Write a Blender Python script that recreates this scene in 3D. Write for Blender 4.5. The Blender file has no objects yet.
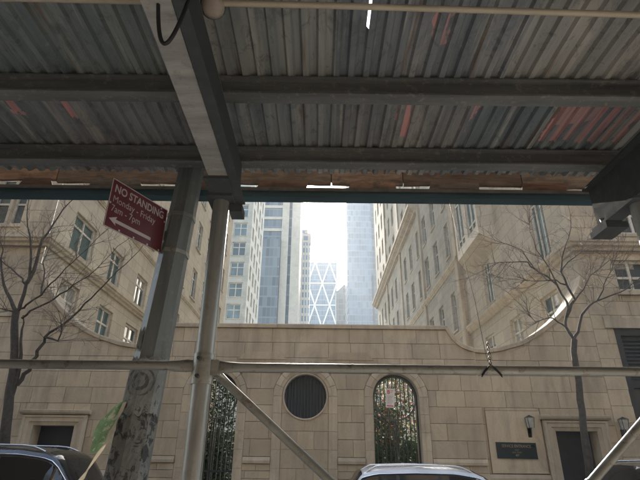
import bpy, bmesh, math, random
from mathutils import Vector, Matrix
from math import radians, sin, cos, pi, sqrt

random.seed(7)
scene = bpy.context.scene
COL = scene.collection

# ------------------------------------------------------------------ camera
PITCH, ROLL, CAM_Z, LENS_PX = radians(24.5), radians(0.63), 1.75, 475.0
cam_data = bpy.data.cameras.new('camera')
cam_data.sensor_width = 36.0
cam_data.lens = LENS_PX / 640.0 * 36.0
cam_data.clip_start, cam_data.clip_end = 0.05, 6000.0
cam = bpy.data.objects.new('camera', cam_data)
COL.objects.link(cam)
fw = Vector((0, cos(PITCH), sin(PITCH))); up = Vector((0, -sin(PITCH), cos(PITCH))); rt = Vector((1, 0, 0))
r2 = rt * cos(ROLL) + up * sin(ROLL); u2 = up * cos(ROLL) - rt * sin(ROLL)
M = Matrix((r2, u2, -fw)).transposed().to_4x4(); M.translation = Vector((0, 0, CAM_Z))
cam.matrix_world = M
scene.camera = cam

# ------------------------------------------------------------------ daylight
SUN_EL, SUN_AZ = radians(25.6), radians(-1.08)      # azimuth from +Y towards +X
world = bpy.data.worlds.new('World'); scene.world = world; world.use_nodes = True
wn = world.node_tree.nodes; wl = world.node_tree.links
sky = wn.new('ShaderNodeTexSky'); sky.sky_type = 'NISHITA'; sky.sun_disc = False
sky.sun_elevation = SUN_EL; sky.sun_rotation = SUN_AZ
sky.air_density = 1.3; sky.dust_density = 2.6; sky.ozone_density = 1.0
wl.new(sky.outputs[0], wn['Background'].inputs[0]); wn['Background'].inputs[1].default_value = 0.13
sun_d = bpy.data.lights.new('sun', 'SUN'); sun_d.energy = 4.0; sun_d.angle = radians(0.5); sun_d.color = (1.0, 0.93, 0.82)
sun = bpy.data.objects.new('sun', sun_d); COL.objects.link(sun)
sdir = Vector((sin(SUN_AZ) * cos(SUN_EL), cos(SUN_AZ) * cos(SUN_EL), sin(SUN_EL)))
sun.rotation_euler = sdir.to_track_quat('Z', 'Y').to_euler(); sun.location = (0, 0, 60)
vs = scene.view_settings
vs.view_transform = 'Standard'; vs.look = 'None'; vs.exposure = 2.35; vs.gamma = 1.0; vs.use_curve_mapping = False
scene.render.engine = 'CYCLES'
scene.cycles.max_bounces = 7; scene.cycles.diffuse_bounces = 4; scene.cycles.volume_bounces = 0
scene.cycles.sample_clamp_indirect = 6.0

# ------------------------------------------------------------------ object helpers
def tag(o, label=None, cat=None, group=None, kind=None):
    if label: o['label'] = label
    if cat: o['category'] = cat
    if group: o['group'] = group
    if kind: o['kind'] = kind
    return o

ROOT = {}
def wloc(o):
    v = Vector((0, 0, 0))
    while o is not None:
        v += o.location; o = o.parent
    return v

def thing(name, label, cat, loc=(0, 0, 0), group=None):
    o = bpy.data.objects.new(name, None); COL.objects.link(o)
    o.location = loc; o.empty_display_size = 0.2
    return tag(o, label, cat, group)

class MB:
    """collects geometry in world coordinates"""
    def __init__(s): s.v = []; s.f = []
    def add(s, vs_, fs_):
        n = len(s.v); s.v += [tuple(p) for p in vs_]; s.f += [tuple(i + n for i in f) for f in fs_]; return s
    def box(s, a, b):
        x0, y0, z0 = a; x1, y1, z1 = b
        return s.add([(x0,y0,z0),(x1,y0,z0),(x1,y1,z0),(x0,y1,z0),(x0,y0,z1),(x1,y0,z1),(x1,y1,z1),(x0,y1,z1)],
                     [(0,3,2,1),(4,5,6,7),(0,1,5,4),(1,2,6,5),(2,3,7,6),(3,0,4,7)])
    def obox(s, c, ax, ay, az):
        c, ax, ay, az = map(Vector, (c, ax, ay, az))
        vs_ = [c+sx*ax+sy*ay+sz*az for sz in (-1,1) for sx, sy in ((-1,-1),(1,-1),(1,1),(-1,1))]
        return s.add(vs_, [(0,3,2,1),(4,5,6,7),(0,1,5,4),(1,2,6,5),(2,3,7,6),(3,0,4,7)])
    def tube(s, pts, rad, n=10, cap=True, phase=0.0):
        pts = [Vector(p) for p in pts]
        if not hasattr(rad, '__len__'): rad = [rad] * len(pts)
        prev = None; rings = []
        for i, p in enumerate(pts):
            t = (pts[min(i+1, len(pts)-1)] - pts[max(i-1, 0)]).normalized()
            if prev is None:
                a = Vector((0,0,1)) if abs(t.z) < .9 else Vector((1,0,0))
                x = t.cross(a).normalized()
            else:
                x = (prev - t * prev.dot(t))
                x = x.normalized() if x.length > 1e-6 else t.orthogonal().normalized()
            prev = x; y = t.cross(x)
            rings.append([p + (x*cos(phase+2*pi*k/n) + y*sin(phase+2*pi*k/n)) * rad[i] for k in range(n)])
        vs_ = [q for r in rings for q in r]; fs_ = []
        for i in range(len(pts)-1):
            for k in range(n):
                a = i*n+k; b = i*n+(k+1) % n
                fs_.append((a, b, b+n, a+n))
        if cap:
            fs_.append(tuple(range(n))[::-1]); fs_.append(tuple((len(pts)-1)*n+k for k in range(n)))
        return s.add(vs_, fs_)
    def prism(s, poly, d):
        """extrude a planar polygon (list of 3d points) by vector d"""
        n = len(poly); d = Vector(d); p = [Vector(q) for q in poly]
        return s.add(p + [q + d for q in p], [tuple(range(n))[::-1], tuple(range(n, 2*n))] + [(i, (i+1) % n, (i+1) % n + n, i+n) for i in range(n)])
    def ibeam(s, p, q, w, h, t, up_=(0,0,1)):
        """I-beam from p to q (bottom centre line)"""
        p, q = Vector(p), Vector(q); L = (q-p); ax = L.normalized(); uz = Vector(up_); ay = uz.cross(ax).normalized()
        m = (p+q)/2; hl = ax*L.length/2
        s.obox(m+uz*t/2, hl, ay*w/2, uz*t/2); s.obox(m+uz*(h-t/2), hl, ay*w/2, uz*t/2)
        s.obox(m+uz*h/2, hl, ay*t*.4, uz*(h/2-t*.98)); return s
    def mesh(s, off=Vector((0,0,0)), name='mesh'):
        me = bpy.data.meshes.new(name)
        me.from_pydata([(a-off.x, b-off.y, c-off.z) for a, b, c in s.v], [], s.f); return me
    def build(s, name, mat, parent=None, smooth=None, loc=None):
        off = wloc(parent) if parent else Vector((0,0,0))
        base = Vector(loc) if loc is not None else None
        me = s.mesh(base if base is not None else off, name)
        if mat: me.materials.append(mat)
        if smooth is not None:
            bm = bmesh.new(); bm.from_mesh(me); bmesh.ops.recalc_face_normals(bm, faces=bm.faces); bm.to_mesh(me); bm.free()
            me.shade_smooth(); me.set_sharp_from_angle(angle=radians(smooth))
        o = bpy.data.objects.new(name, me); COL.objects.link(o)
        if parent: o.parent = parent
        if base is not None: o.location = base - off
        return o

def link_copy(src, parent, loc_local):
    c = src.copy(); COL.objects.link(c); c.parent = parent; c.location = loc_local; return c

def put(name, me, parent, world_loc):
    o = bpy.data.objects.new(name, me); COL.objects.link(o); o.parent = parent
    o.location = Vector(world_loc) - (wloc(parent) if parent else Vector((0,0,0))); return o

# ------------------------------------------------------------------ materials
class NT:
    def __init__(s, name):
        s.m = bpy.data.materials.new(name); s.m.use_nodes = True; s.t = s.m.node_tree
        s.b = s.t.nodes['Principled BSDF']
    def n(s, kind, **kw):
        nd = s.t.nodes.new('ShaderNode' + kind)
        for k, v in kw.items(): setattr(nd, k, v)
        return nd
    def l(s, a, b): s.t.links.new(a, b)
    def pos(s, scale=(1,1,1), loc=(0,0,0)):
        g = s.n('NewGeometry'); mp = s.n('Mapping'); mp.inputs['Scale'].default_value = scale; mp.inputs['Location'].default_value = loc
        s.l(g.outputs['Position'], mp.inputs['Vector']); return mp.outputs[0]
    def noise(s, vec, scale, detail=5, rough=.55, dist=0.0):
        nd = s.n('TexNoise'); nd.inputs['Scale'].default_value = scale; nd.inputs['Detail'].default_value = detail
        nd.inputs['Roughness'].default_value = rough; nd.inputs['Distortion'].default_value = dist
        s.l(vec, nd.inputs['Vector']); return nd.outputs[0]
    def ramp(s, fac, stops):
        r = s.n('ValToRGB'); e = r.color_ramp.elements
        while len(e) > 1: e.remove(e[-1])
        for i, (p, c) in enumerate(stops):
            if not hasattr(c, '__len__'): c = (c, c, c)
            el = e[0] if i == 0 else e.new(p)
            el.position = p; el.color = (*c, 1)
        s.l(fac, r.inputs[0]); return r.outputs[0]
    def mix(s, fac, a, b, mode='MIX'):
        m = s.n('Mix', data_type='RGBA', blend_type=mode)
        for sock, val in ((m.inputs[0], fac), (m.inputs[6], a), (m.inputs[7], b)):
            if hasattr(val, 'links'): s.l(val, sock)
            elif hasattr(val, '__len__'): sock.default_value = (*val, 1)
            else: sock.default_value = val
        return m.outputs[2]
    def math(s, op, a, b=0.0):
        m = s.n('Math', operation=op)
        for i, v in enumerate((a, b)):
            if hasattr(v, 'links'): s.l(v, m.inputs[i])
            else: m.inputs[i].default_value = v
        return m.outputs[0]
    def bump(s, h, strength=.3, dist=.01):
        b = s.n('Bump'); b.inputs['Strength'].default_value = strength; b.inputs['Distance'].default_value = dist
        s.l(h, b.inputs['Height']); s.l(b.outputs[0], s.b.inputs['Normal'])
    def set(s, color=None, rough=None, metal=None, spec=None):
        for k, v in (('Base Color', color), ('Roughness', rough), ('Metallic', metal), ('Specular IOR Level', spec)):
            if v is None: continue
            if hasattr(v, 'links'): s.l(v, s.b.inputs[k])
            elif hasattr(v, '__len__'): s.b.inputs[k].default_value = (*v, 1)
            else: s.b.inputs[k].default_value = v
        return s.m

def mix3(a, b, t): return tuple(x*(1-t)+y*t for x, y in zip(a, b))
def sc3(a, k): return tuple(x*k for x in a)

def mat_stone(name, base, stain=.5, joints=None):
    t = NT(name)
    p = t.pos(); oi = t.n('ObjectInfo')
    big = t.noise(p, .55, 6, .6, .4)
    streak = t.noise(t.pos((2.2, 2.2, .28)), 1.6, 6, .6, .3)
    fine = t.noise(p, 38, 4, .6)
    c = t.ramp(big, [(.25, sc3(base, .78)), (.5, base), (.78, sc3(mix3(base, (.5,.47,.4), .3), 1.12))])
    rnd = t.ramp(oi.outputs['Random'], [(0, (.84, .83, .82)), (.5, (.96, .955, .95)), (1, (1.07, 1.06, 1.03))])
    c = t.mix(1.0, c, rnd, 'MULTIPLY')
    sm = t.ramp(streak, [(.48, 0.0), (.70, 1.0)])
    c = t.mix(t.math('MULTIPLY', sm, stain), c, sc3(base, .42))
    c = t.mix(.16, c, t.ramp(fine, [(.3, sc3(base, .55)), (.7, sc3(base, 1.35))]))
    bl_ = t.noise(t.pos((1, 1, .7)), 1.1, 8, .72, 1.0)
    c = t.mix(t.math('MULTIPLY', t.ramp(bl_, [(.50, 0), (.66, 1)]), stain*.75), c, mix3(sc3(base, .55), (.16, .155, .15), .35))
    c = t.mix(t.math('MULTIPLY', t.ramp(bl_, [(.30, 1), (.42, 0)]), .35), c, sc3(base, 1.25))
    h = fine
    if joints:
        # ashlar joints on surfaces too far off to build stone by stone: (axis, length, height)
        ax, bl, bh = joints
        g = t.n('NewGeometry'); sp = t.n('SeparateXYZ'); t.l(g.outputs['Position'], sp.inputs[0])
        cb = t.n('CombineXYZ'); t.l(sp.outputs[ax], cb.inputs[0]); t.l(sp.outputs[2], cb.inputs[1])
        br = t.n('TexBrick'); br.inputs['Scale'].default_value = 1.0; br.inputs['Brick Width'].default_value = bl; br.inputs['Row Height'].default_value = bh
        br.inputs['Mortar Size'].default_value = .011; br.inputs['Mortar Smooth'].default_value = .3; br.inputs['Bias'].default_value = 0
        br.inputs['Color1'].default_value = (.90, .90, .90, 1); br.inputs['Color2'].default_value = (1.08, 1.07, 1.05, 1); br.inputs['Mortar'].default_value = (.62, .6, .58, 1)
        t.l(cb.outputs[0], br.inputs['Vector'])
        c = t.mix(1.0, c, br.outputs['Color'], 'MULTIPLY')
        h = t.math('SUBTRACT', t.math('MULTIPLY', fine, .35), br.outputs['Fac'])
    t.bump(h, .35, .006)
    return t.set(c, .85, 0, .25)

def mat_plain(name, color, rough=.5, metal=0.0, var=.25, scale=6.0, bump=0.0, spec=None):
    t = NT(name); n_ = t.noise(t.pos(), scale, 5, .6)
    c = t.ramp(n_, [(.3, sc3(color, 1-var)), (.7, sc3(color, 1+var))])
    r = t.ramp(n_, [(.3, max(.02, rough-.08)), (.7, min(1, rough+.08))])
    if bump: t.bump(t.noise(t.pos(), scale*7, 4), bump, .004)
    return t.set(c, r, metal, spec)

def mat_glass(name, color, rough=.06, spec=.6):
    t = NT(name); n_ = t.noise(t.pos(), .7, 3); oi = t.n('ObjectInfo')
    c = t.ramp(n_, [(.3, sc3(color, .7)), (.7, sc3(color, 1.3))])
    c = t.mix(1.0, c, t.ramp(oi.outputs['Random'], [(0, .55), (1, 1.35)]), 'MULTIPLY')
    t.bump(t.noise(t.pos(), 1.3, 2), .05, .05)
    return t.set(c, rough, 0, spec)

PINK_LIGHT = [(1.30, 1.78, 1.95, 2.34), (.42, .50, 1.93, 2.30), (.79, .86, 1.93, 2.28), (-1.72, -1.66, 2.0, 2.18), (-1.42, -1.36, 1.96, 2.16), (.50, .56, 1.45, 1.6), (-1.62, -1.5, 2.56, 2.66)]
def mat_deck():
    t = NT('corrugated_steel'); oi = t.n('ObjectInfo')
    off = t.n('CombineXYZ'); t.l(t.math('MULTIPLY', oi.outputs['Random'], 37.0), off.inputs[0]); t.l(t.math('MULTIPLY', oi.outputs['Random'], 11.0), off.inputs[1])
    g = t.n('NewGeometry'); ad = t.n('VectorMath', operation='ADD'); t.l(g.outputs['Position'], ad.inputs[0]); t.l(off.outputs[0], ad.inputs[1])
    def mp(scale):
        m_ = t.n('Mapping'); m_.inputs['Scale'].default_value = scale; t.l(ad.outputs[0], m_.inputs['Vector']); return m_.outputs[0]
    s1 = t.noise(mp((6, .5, 1)), 1.3, 6, .65, .4)
    s2 = t.noise(mp((26, .8, 1)), 1.3, 5, .7, .2)
    bl = t.noise(mp((3, 1.6, 1)), 1.7, 7, .7, .8)
    c = t.ramp(s1, [(.2, (.12, .135, .145)), (.40, (.20, .22, .228)), (.52, (.27, .28, .278)), (.66, (.38, .37, .35)), (.85, (.22, .235, .24))])
    hue = t.ramp(oi.outputs['Random'], [(0, (.72, .80, .88)), (.2, (1.12, 1.1, 1.05)), (.4, (.72, .8, .82)), (.6, (1.3, 1.2, 1.08)), (.8, (.8, .85, .95)), (1, (1.05, .95, .86))])
    c = t.mix(1.0, c, hue, 'MULTIPLY')
    c = t.mix(t.ramp(s2, [(.57, 0), (.66, .85)]), c, (.40, .385, .35))
    sc_ = t.noise(mp((4, 2.2, 1)), 4.5, 8, .75, 1.2)
    c = t.mix(t.ramp(sc_, [(.55, 0), (.62, .5)]), c, (.09, .095, .098))
    c = t.mix(t.ramp(sc_, [(.34, .55), (.41, 0)]), c, (.34, .33, .30))
    c = t.mix(t.ramp(bl, [(.54, 0), (.64, .6)]), c, (.11, .125, .135))
    rust = t.noise(mp((5, .35, 1)), 1.9, 6, .6, .3)
    c = t.mix(t.ramp(rust, [(.62, 0), (.70, .85)]), c, t.ramp(s2, [(.3, (.1, .035, .014)), (.7, (.25, .12, .05))]))
    # pink reflected light painted into the sheet colour, each patch in its own place
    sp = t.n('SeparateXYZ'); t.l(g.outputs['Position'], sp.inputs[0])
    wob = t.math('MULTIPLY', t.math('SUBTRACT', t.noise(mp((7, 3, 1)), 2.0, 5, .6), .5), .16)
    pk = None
    for x0, x1, y0, y1 in PINK_LIGHT:
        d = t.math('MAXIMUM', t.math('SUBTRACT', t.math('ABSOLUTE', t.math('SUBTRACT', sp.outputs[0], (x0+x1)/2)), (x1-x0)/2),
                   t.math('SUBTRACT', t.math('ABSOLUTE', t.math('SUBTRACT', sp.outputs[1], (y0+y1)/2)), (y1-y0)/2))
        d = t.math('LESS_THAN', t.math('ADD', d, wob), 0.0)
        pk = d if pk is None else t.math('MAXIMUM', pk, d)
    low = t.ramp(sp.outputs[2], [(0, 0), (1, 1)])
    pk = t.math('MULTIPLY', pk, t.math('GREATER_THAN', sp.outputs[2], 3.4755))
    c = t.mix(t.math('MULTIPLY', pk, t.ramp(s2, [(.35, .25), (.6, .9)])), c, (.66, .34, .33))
    t.bump(t.noise(mp((6, 3, 1)), 9, 4), .25, .004)
    return t.set(c, t.ramp(s2, [(.3, .30), (.7, .55)]), .3, .5)

def mat_wood():
    t = NT('weathered_brown_plank'); oi = t.n('ObjectInfo')
    base = t.ramp(oi.outputs['Random'], [(0, (.14, .082, .055)), (.3, (.07, .055, .045)), (.55, (.12, .062, .04)), (.8, (.10, .088, .075)), (1, (.17, .105, .072))])
    n1 = t.noise(t.pos((1.4, 6, 9)), 4, 7, .7, .5); n2 = t.noise(t.pos(), 9, 6, .7)
    c = t.mix(1.0, base, t.ramp(n1, [(.3, .45), (.7, 1.45)]), 'MULTIPLY')
    c = t.mix(t.ramp(n2, [(.55, 0), (.66, .7)]), c, (.05, .045, .042))
    t.bump(n1, .5, .006); return t.set(c, .85, 0, .2)

def mat_steel(name, base, rough=.4, metal=.6, worn=(.3, .27, .23), wear=.5, vert=True, thr=.55):
    t = NT(name); p = t.pos()
    n1 = t.noise(t.pos((9, 9, .8) if vert else (1.2, 9, 9)), 1.5, 6, .65, .2); n2 = t.noise(p, 23, 6, .7)
    c = t.ramp(n1, [(.3, sc3(base, .62)), (.55, base), (.75, sc3(base, 1.35))])
    c = t.mix(t.math('MULTIPLY', t.ramp(n2, [(thr, 0), (thr+.11, 1)]), wear), c, worn)
    t.bump(n2, .12, .003)
    return t.set(c, t.ramp(n1, [(.3, rough-.1), (.7, rough+.15)]), metal, .5)

def mat_curtain(name, glass, frame, fx, fz, axis=0, rough=.18, wx=.1, wz=.14, band=None):
    """curtain wall too far off to build pane by pane: floor lines and mullions in metres"""
    t = NT(name); g = t.n('NewGeometry'); sp = t.n('SeparateXYZ'); t.l(g.outputs['Position'], sp.inputs[0])
    cc = t.n('CombineXYZ'); 
    hx = t.math('ADD', sp.outputs[0], sp.outputs[1]) if axis == 2 else sp.outputs[axis]
    def line(coord, per, w):
        fr = t.math('FRACT', t.math('DIVIDE', coord, per)); return t.math('LESS_THAN', fr, w)
    m = t.math('MAXIMUM', line(hx, fx, wx), line(sp.outputs[2], fz, wz))
    cell = t.n('CombineXYZ'); t.l(t.math('FLOOR', t.math('DIVIDE', hx, fx)), cell.inputs[0]); t.l(t.math('FLOOR', t.math('DIVIDE', sp.outputs[2], fz)), cell.inputs[1])
    wn_ = t.n('TexWhiteNoise'); t.l(cell.outputs[0], wn_.inputs['Vector'])
    gl = t.mix(1.0, glass, t.ramp(wn_.outputs['Value'], [(0, .7), (1, 1.3)]), 'MULTIPLY')
    c = t.mix(m, gl, frame)
    t.b.inputs['Specular IOR Level'].default_value = .45
    t.bump(wn_.outputs['Value'], .04, .05)
    return t.set(c, t.ramp(m, [(0, rough), (1, .6)]), 0)

LIME = (.445, .37, .268)
MAT = dict(
    stone=mat_stone('limestone_block', LIME, .5),
    stone_plain=mat_stone('limestone_dressed', (.465, .39, .288), .5),
    stone_back=mat_stone('limestone_joint', (.33, .275, .20), .3),
    wing=mat_stone('limestone_courtyard', (.46, .405, .315), .25, (1, 1.15, .52)),
    wing_front=mat_stone('limestone_street_front', LIME, .3, (0, 1.1, .42)),
    wing_far=mat_stone('limestone_far', (.36, .335, .28), .3, (1, 1.15, .52)),
    trim=mat_stone('limestone_trim', (.44, .375, .28), .55),
    pale=mat_stone('pale_masonry', (.42, .42, .38), .2, (0, 1.2, .5)),
    beige=mat_stone('beige_pier', (.52, .47, .39), .15),
    brown=mat_curtain('brown_tower_face', (.16, .2, .25), (.42, .36, .3), 3.4, 3.6, 2, .3, .35, .3),
    frame=mat_plain('cream_window_paint', (.50, .47, .40), .55),
    frame_grey=mat_plain('grey_window_paint', (.20, .215, .215), .5),
    glass=mat_glass('window_glass', (.06, .08, .083), .08),
    glass_green=mat_glass('green_window_glass', (.05, .095, .09), .07),
    dark_door=mat_plain('dark_blue_door_paint', (.012, .018, .03), .4),
    black=mat_plain('black_metal_paint', (.012, .014, .016), .45),
    iron=mat_plain('dark_green_ironwork', (.014, .022, .022), .4),
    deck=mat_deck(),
    beam=mat_steel('grey_beam_paint', (.34, .33, .315), .55, .1, (.11, .085, .065), .35, False),
    beam_dark=mat_steel('dark_grey_beam_paint', (.05, .058, .062), .78, 0, (.11, .09, .075), .4, False),
    purlin=mat_steel('purlin_paint', (.15, .155, .152), .5, .15, (.30, .28, .245), .6, False, .55),
    teal=mat_steel('teal_beam_paint', (.03, .07, .085), .5, .1, (.12, .09, .06), .35, False),
    galv=mat_steel('galvanised_post', (.31, .315, .305), .36, .45, (.2, .17, .13), .35),
    galv_pipe=mat_steel('galvanised_pipe', (.31, .31, .29), .38, .5, (.15, .11, .075), .75, False),
    pole=mat_steel('grey_green_pole_paint', (.155, .172, .172), .45, .2, (.25, .235, .2), .45),
    conduit=mat_plain('cream_conduit', (.42, .36, .28), .5, 0, .15),
    wood=mat_wood(),
    rubber=mat_plain('black_rubber', (.012, .013, .015), .55, 0, .2),
    lamp=mat_plain('lamp_plastic', (.33, .27, .23), .45, 0, .2, 20),
    asphalt=mat_plain('asphalt', (.05, .05, .052), .9, 0, .3, 3, .5),
    concrete=mat_plain('sidewalk_concrete', (.33, .32, .30), .9, 0, .18, 2, .3),
    kerb=mat_plain('granite_kerb', (.28, .27, .26), .85, 0, .2, 5, .3),
    brick=mat_stone('warm_brick', (.36, .285, .215), .2, (0, .22, .075)),
    bark=mat_plain('grey_bark', (.05, .044, .038), .9, 0, .45, 12, .8),
    twig=mat_plain('grey_brown_twig', (.135, .11, .093), .85, 0, .35, 4),
)
MAT.update(
    slate=mat_plain('slate_blue_paint', (.055, .065, .078), .45, 0, .15),
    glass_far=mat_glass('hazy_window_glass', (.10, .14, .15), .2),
    curtain_blue=mat_curtain('blue_curtain_wall', (.115, .135, .145), (.2, .215, .22), 1.5, 3.8, 0, .32),
    curtain_blue2=mat_curtain('lattice_tower_glass', (.10, .16, .22), (.2, .25, .3), 1.5, 4.1, 0),
    curtain_grey=mat_curtain('grey_curtain_wall', (.13, .145, .15), (.19, .205, .205), 1.4, 3.7, 0, .42),
    curtain_pale=mat_curtain('pale_banded_wall', (.15, .22, .3), (.5, .48, .44), 1.45, 3.9, 0, .25, .2, .34),
    curtain_sky=mat_curtain('sky_curtain_wall', (.14, .18, .215), (.21, .245, .27), 1.55, 3.9, 0, .12, .1, .16),
    white_steel=mat_plain('white_painted_steel', (.66, .66, .63), .4, 0, .08, .5),
)
MAT['blind'] = mat_plain('cream_blind_behind_glass', (.30, .29, .25), .15, 0, .12, 3, 0, .6)
def mat_leaf(name, color, var=.35):
    t = NT(name); n_ = t.noise(t.pos(), 9, 3, .6)
    c = t.ramp(n_, [(.3, sc3(color, 1-var)), (.7, sc3(color, 1+var))])
    t.set(c, .55, 0, .3)
    tr = t.n('BsdfTranslucent'); t.l(c, tr.inputs[0]); mx = t.n('MixShader'); mx.inputs[0].default_value = .45
    t.l(t.b.outputs[0], mx.inputs[1]); t.l(tr.outputs[0], mx.inputs[2]); t.l(mx.outputs[0], t.t.nodes['Material Output'].inputs[0])
    return t.m
def mat_bill(name, paper, ink, thr, scale, ring=None):
    t = NT(name); p = t.pos((1, 1, .8)); n1 = t.noise(p, scale, 8, .72, .8); n2 = t.noise(p, scale*.28, 5, .6, .5)
    c = t.ramp(n2, [(.35, sc3(paper, .7)), (.65, sc3(paper, 1.2))])
    f = t.ramp(t.math('ADD', t.math('MULTIPLY', n1, .6), t.math('MULTIPLY', n2, .4)), [(thr, 0), (thr+.035, 1)])
    if ring:
        # round print: distance from a centre, as ink rings
        d = t.n('VectorMath', operation='DISTANCE'); g = t.n('NewGeometry'); t.l(g.outputs['Position'], d.inputs[0]); d.inputs[1].default_value = ring
        w = t.math('SINE', t.math('MULTIPLY', t.math('ADD', d.outputs['Value'], t.math('MULTIPLY', n2, .02)), 170.0))
        rr = t.math('MULTIPLY', t.math('LESS_THAN', d.outputs['Value'], .075), t.math('GREATER_THAN', w, .1))
        rr = t.math('MULTIPLY', rr, t.ramp(n1, [(.42, 0), (.5, 1)]))
        f = t.math('MAXIMUM', f, t.math('MULTIPLY', rr, .85))
    c = t.mix(f, c, ink); t.bump(n1, .3, .004)
    return t.set(c, .7, 0, .3)
MAT.update(
    board=mat_plain('weathered_edge_board', (.085, .075, .062), .8, 0, .4, 10, .3),
    maroon=mat_plain('maroon_sign_enamel', (.125, .024, .036), .38, 0, .12, 5),
    sign_white=mat_plain('sign_white_print', (.50, .46, .45), .4, 0, .1, 8),
    bill=mat_bill('grey_pasted_bill', (.20, .205, .20), (.06, .062, .064), .555, 26, (-.91, 2.50, 2.09)),
    bill_dark=mat_bill('dark_pasted_bill', (.165, .168, .165), (.04, .041, .043), .505, 24),
    bill_pale=mat_bill('pale_label', (.34, .34, .32), (.1, .1, .1), .55, 50),
    leaflet=mat_bill('green_leaflet_paper', (.25, .42, .25), (.62, .64, .56), .53, 34),
    tape=mat_leaf('pale_tape', (.66, .62, .54), .2),
    iron_worn=mat_plain('worn_iron_ring', (.06, .065, .055), .5, 0, .35, 8),
    paper=mat_plain('notice_paper', (.72, .68, .66), .7, 0, .06),
    red_ink=mat_plain('red_print', (.45, .03, .07), .6),
    grey_ink=mat_plain('grey_print', (.3, .29, .3), .6),
    plaque=mat_plain('dark_plaque', (.008, .019, .023), .35, 0, .15),
    bronze=mat_plain('bronze_lettering', (.24, .2, .14), .4, .2, .2),
    lantern_glass=mat_plain('frosted_lantern_glass', (.34, .33, .30), .25, 0, .2),
    leaf=mat_leaf('dark_green_leaf', (.035, .075, .035)),
    leaf_light=mat_leaf('pale_green_leaf', (.12, .17, .08)),
    petal_red=mat_leaf('red_blossom', (.33, .07, .085)),
    petal_white=mat_leaf('white_blossom', (.42, .40, .37)),
    petal_yellow=mat_leaf('yellow_blossom', (.36, .31, .10)),
)
def mat_paint(name, color, rough=.25):
    t = NT(name); n_ = t.noise(t.pos(), 2.5, 4, .6)
    c = t.ramp(n_, [(.3, sc3(color, .9)), (.7, sc3(color, 1.1))])
    t.set(c, t.ramp(t.noise(t.pos(), 14, 4), [(.3, rough), (.7, rough+.12)]), 0, .5)
    t.b.inputs['Coat Weight'].default_value = .7; t.b.inputs['Coat Roughness'].default_value = .08
    return t.m
MAT.update(
    car_black=mat_paint('black_car_paint', (.012, .013, .016)),
    car_white=mat_paint('silver_white_car_paint', (.55, .56, .58)),
    car_dark=mat_paint('dark_grey_car_paint', (.03, .033, .038)),
    car_glass=mat_glass('car_glass', (.008, .010, .011), .05, .35),
    car_trim=mat_plain('black_car_trim', (.015, .015, .016), .55),
    chrome=mat_plain('brushed_chrome', (.62, .63, .64), .22, .95, .08),
    tyre=mat_plain('tyre_rubber', (.018, .018, .018), .85, 0, .2),
    tail_red=mat_plain('red_tail_lens', (.30, .012, .015), .2),
    head_clear=mat_plain('clear_head_lens', (.5, .52, .54), .12),
)

# ================================================================== SETTING
def slab(name, a, b, mat, kind='structure', parent=None):
    o = MB().box(a, b).build(name, mat, parent)
    if kind: o['kind'] = kind
    return o
slab('ground', (-900, -300, -.6), (900, 1500, -.02), MAT['concrete'])
road = slab('road', (-120, 3.35, -.3), (120, 10.6, 0), MAT['asphalt'])
near_walk = slab('sidewalk', (-120, -3.2, -.3), (120, 3.2, .13), MAT['concrete'])
far_walk = slab('sidewalk', (-120, 10.75, -.3), (120, 14.1, .13), MAT['concrete'])
slab('kerb', (-120, 3.2, -.3), (120, 3.35, .134), MAT['kerb'])
slab('kerb', (-120, 10.6, -.3), (120, 10.75, .134), MAT['kerb'])
slab('courtyard_ground', (-8.4, 14.1, -.3), (7.8, 60, .13), MAT['concrete'])

# ------------------------------------------------------------------ stone walls
WY = 13.5
def lerp_pts(pts, x):
    if x <= pts[0][0]: return pts[0][1]
    for (x0, z0), (x1, z1) in zip(pts, pts[1:]):
        if x <= x1: return z0 + (z1-z0)*(x-x0)/(x1-x0) if x1 > x0 else z1
    return pts[-1][1]
UP = [(-8.5,7.05),(-8.42,6.87),(-8.22,6.5),(-8.0,6.17),(-7.6,5.72),(-7.06,5.27),(-6.65,5.03),(-6.25,4.85),(-5.65,4.67),(-5.1,4.585),(-4.85,4.60),(-4.68,4.70),(-4.55,4.86),(-4.46,5.06),(-4.42,5.2),
      (3.70,5.2),(3.76,5.04),(3.87,4.86),(4.05,4.69),(4.3,4.59),(4.65,4.56),(5.1,4.62),(5.74,4.80),(6.15,5.01),(6.53,5.25),(6.9,5.53),(7.22,5.82),(7.5,6.14),(7.76,6.55),(7.9,6.86)]
# smooth the polyline a little
def top_z(x): return (lerp_pts(UP, x) if -4.42 <= x <= 3.70 else (lerp_pts(UP, x-.04)+2*lerp_pts(UP, x)+lerp_pts(UP, x+.04))/4)
ARCH = [(-2.8, True), (-.35, False), (2.1, True)]; AZ, AR, AO = 3.23, .62, .87
DOORS = [(-7.52, -6.43), (6.27, 7.37)]; DT, DW, DH = 2.43, .32, 2.80
PANEL = (4.47, 1.40, 5.92, 2.92)

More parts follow.
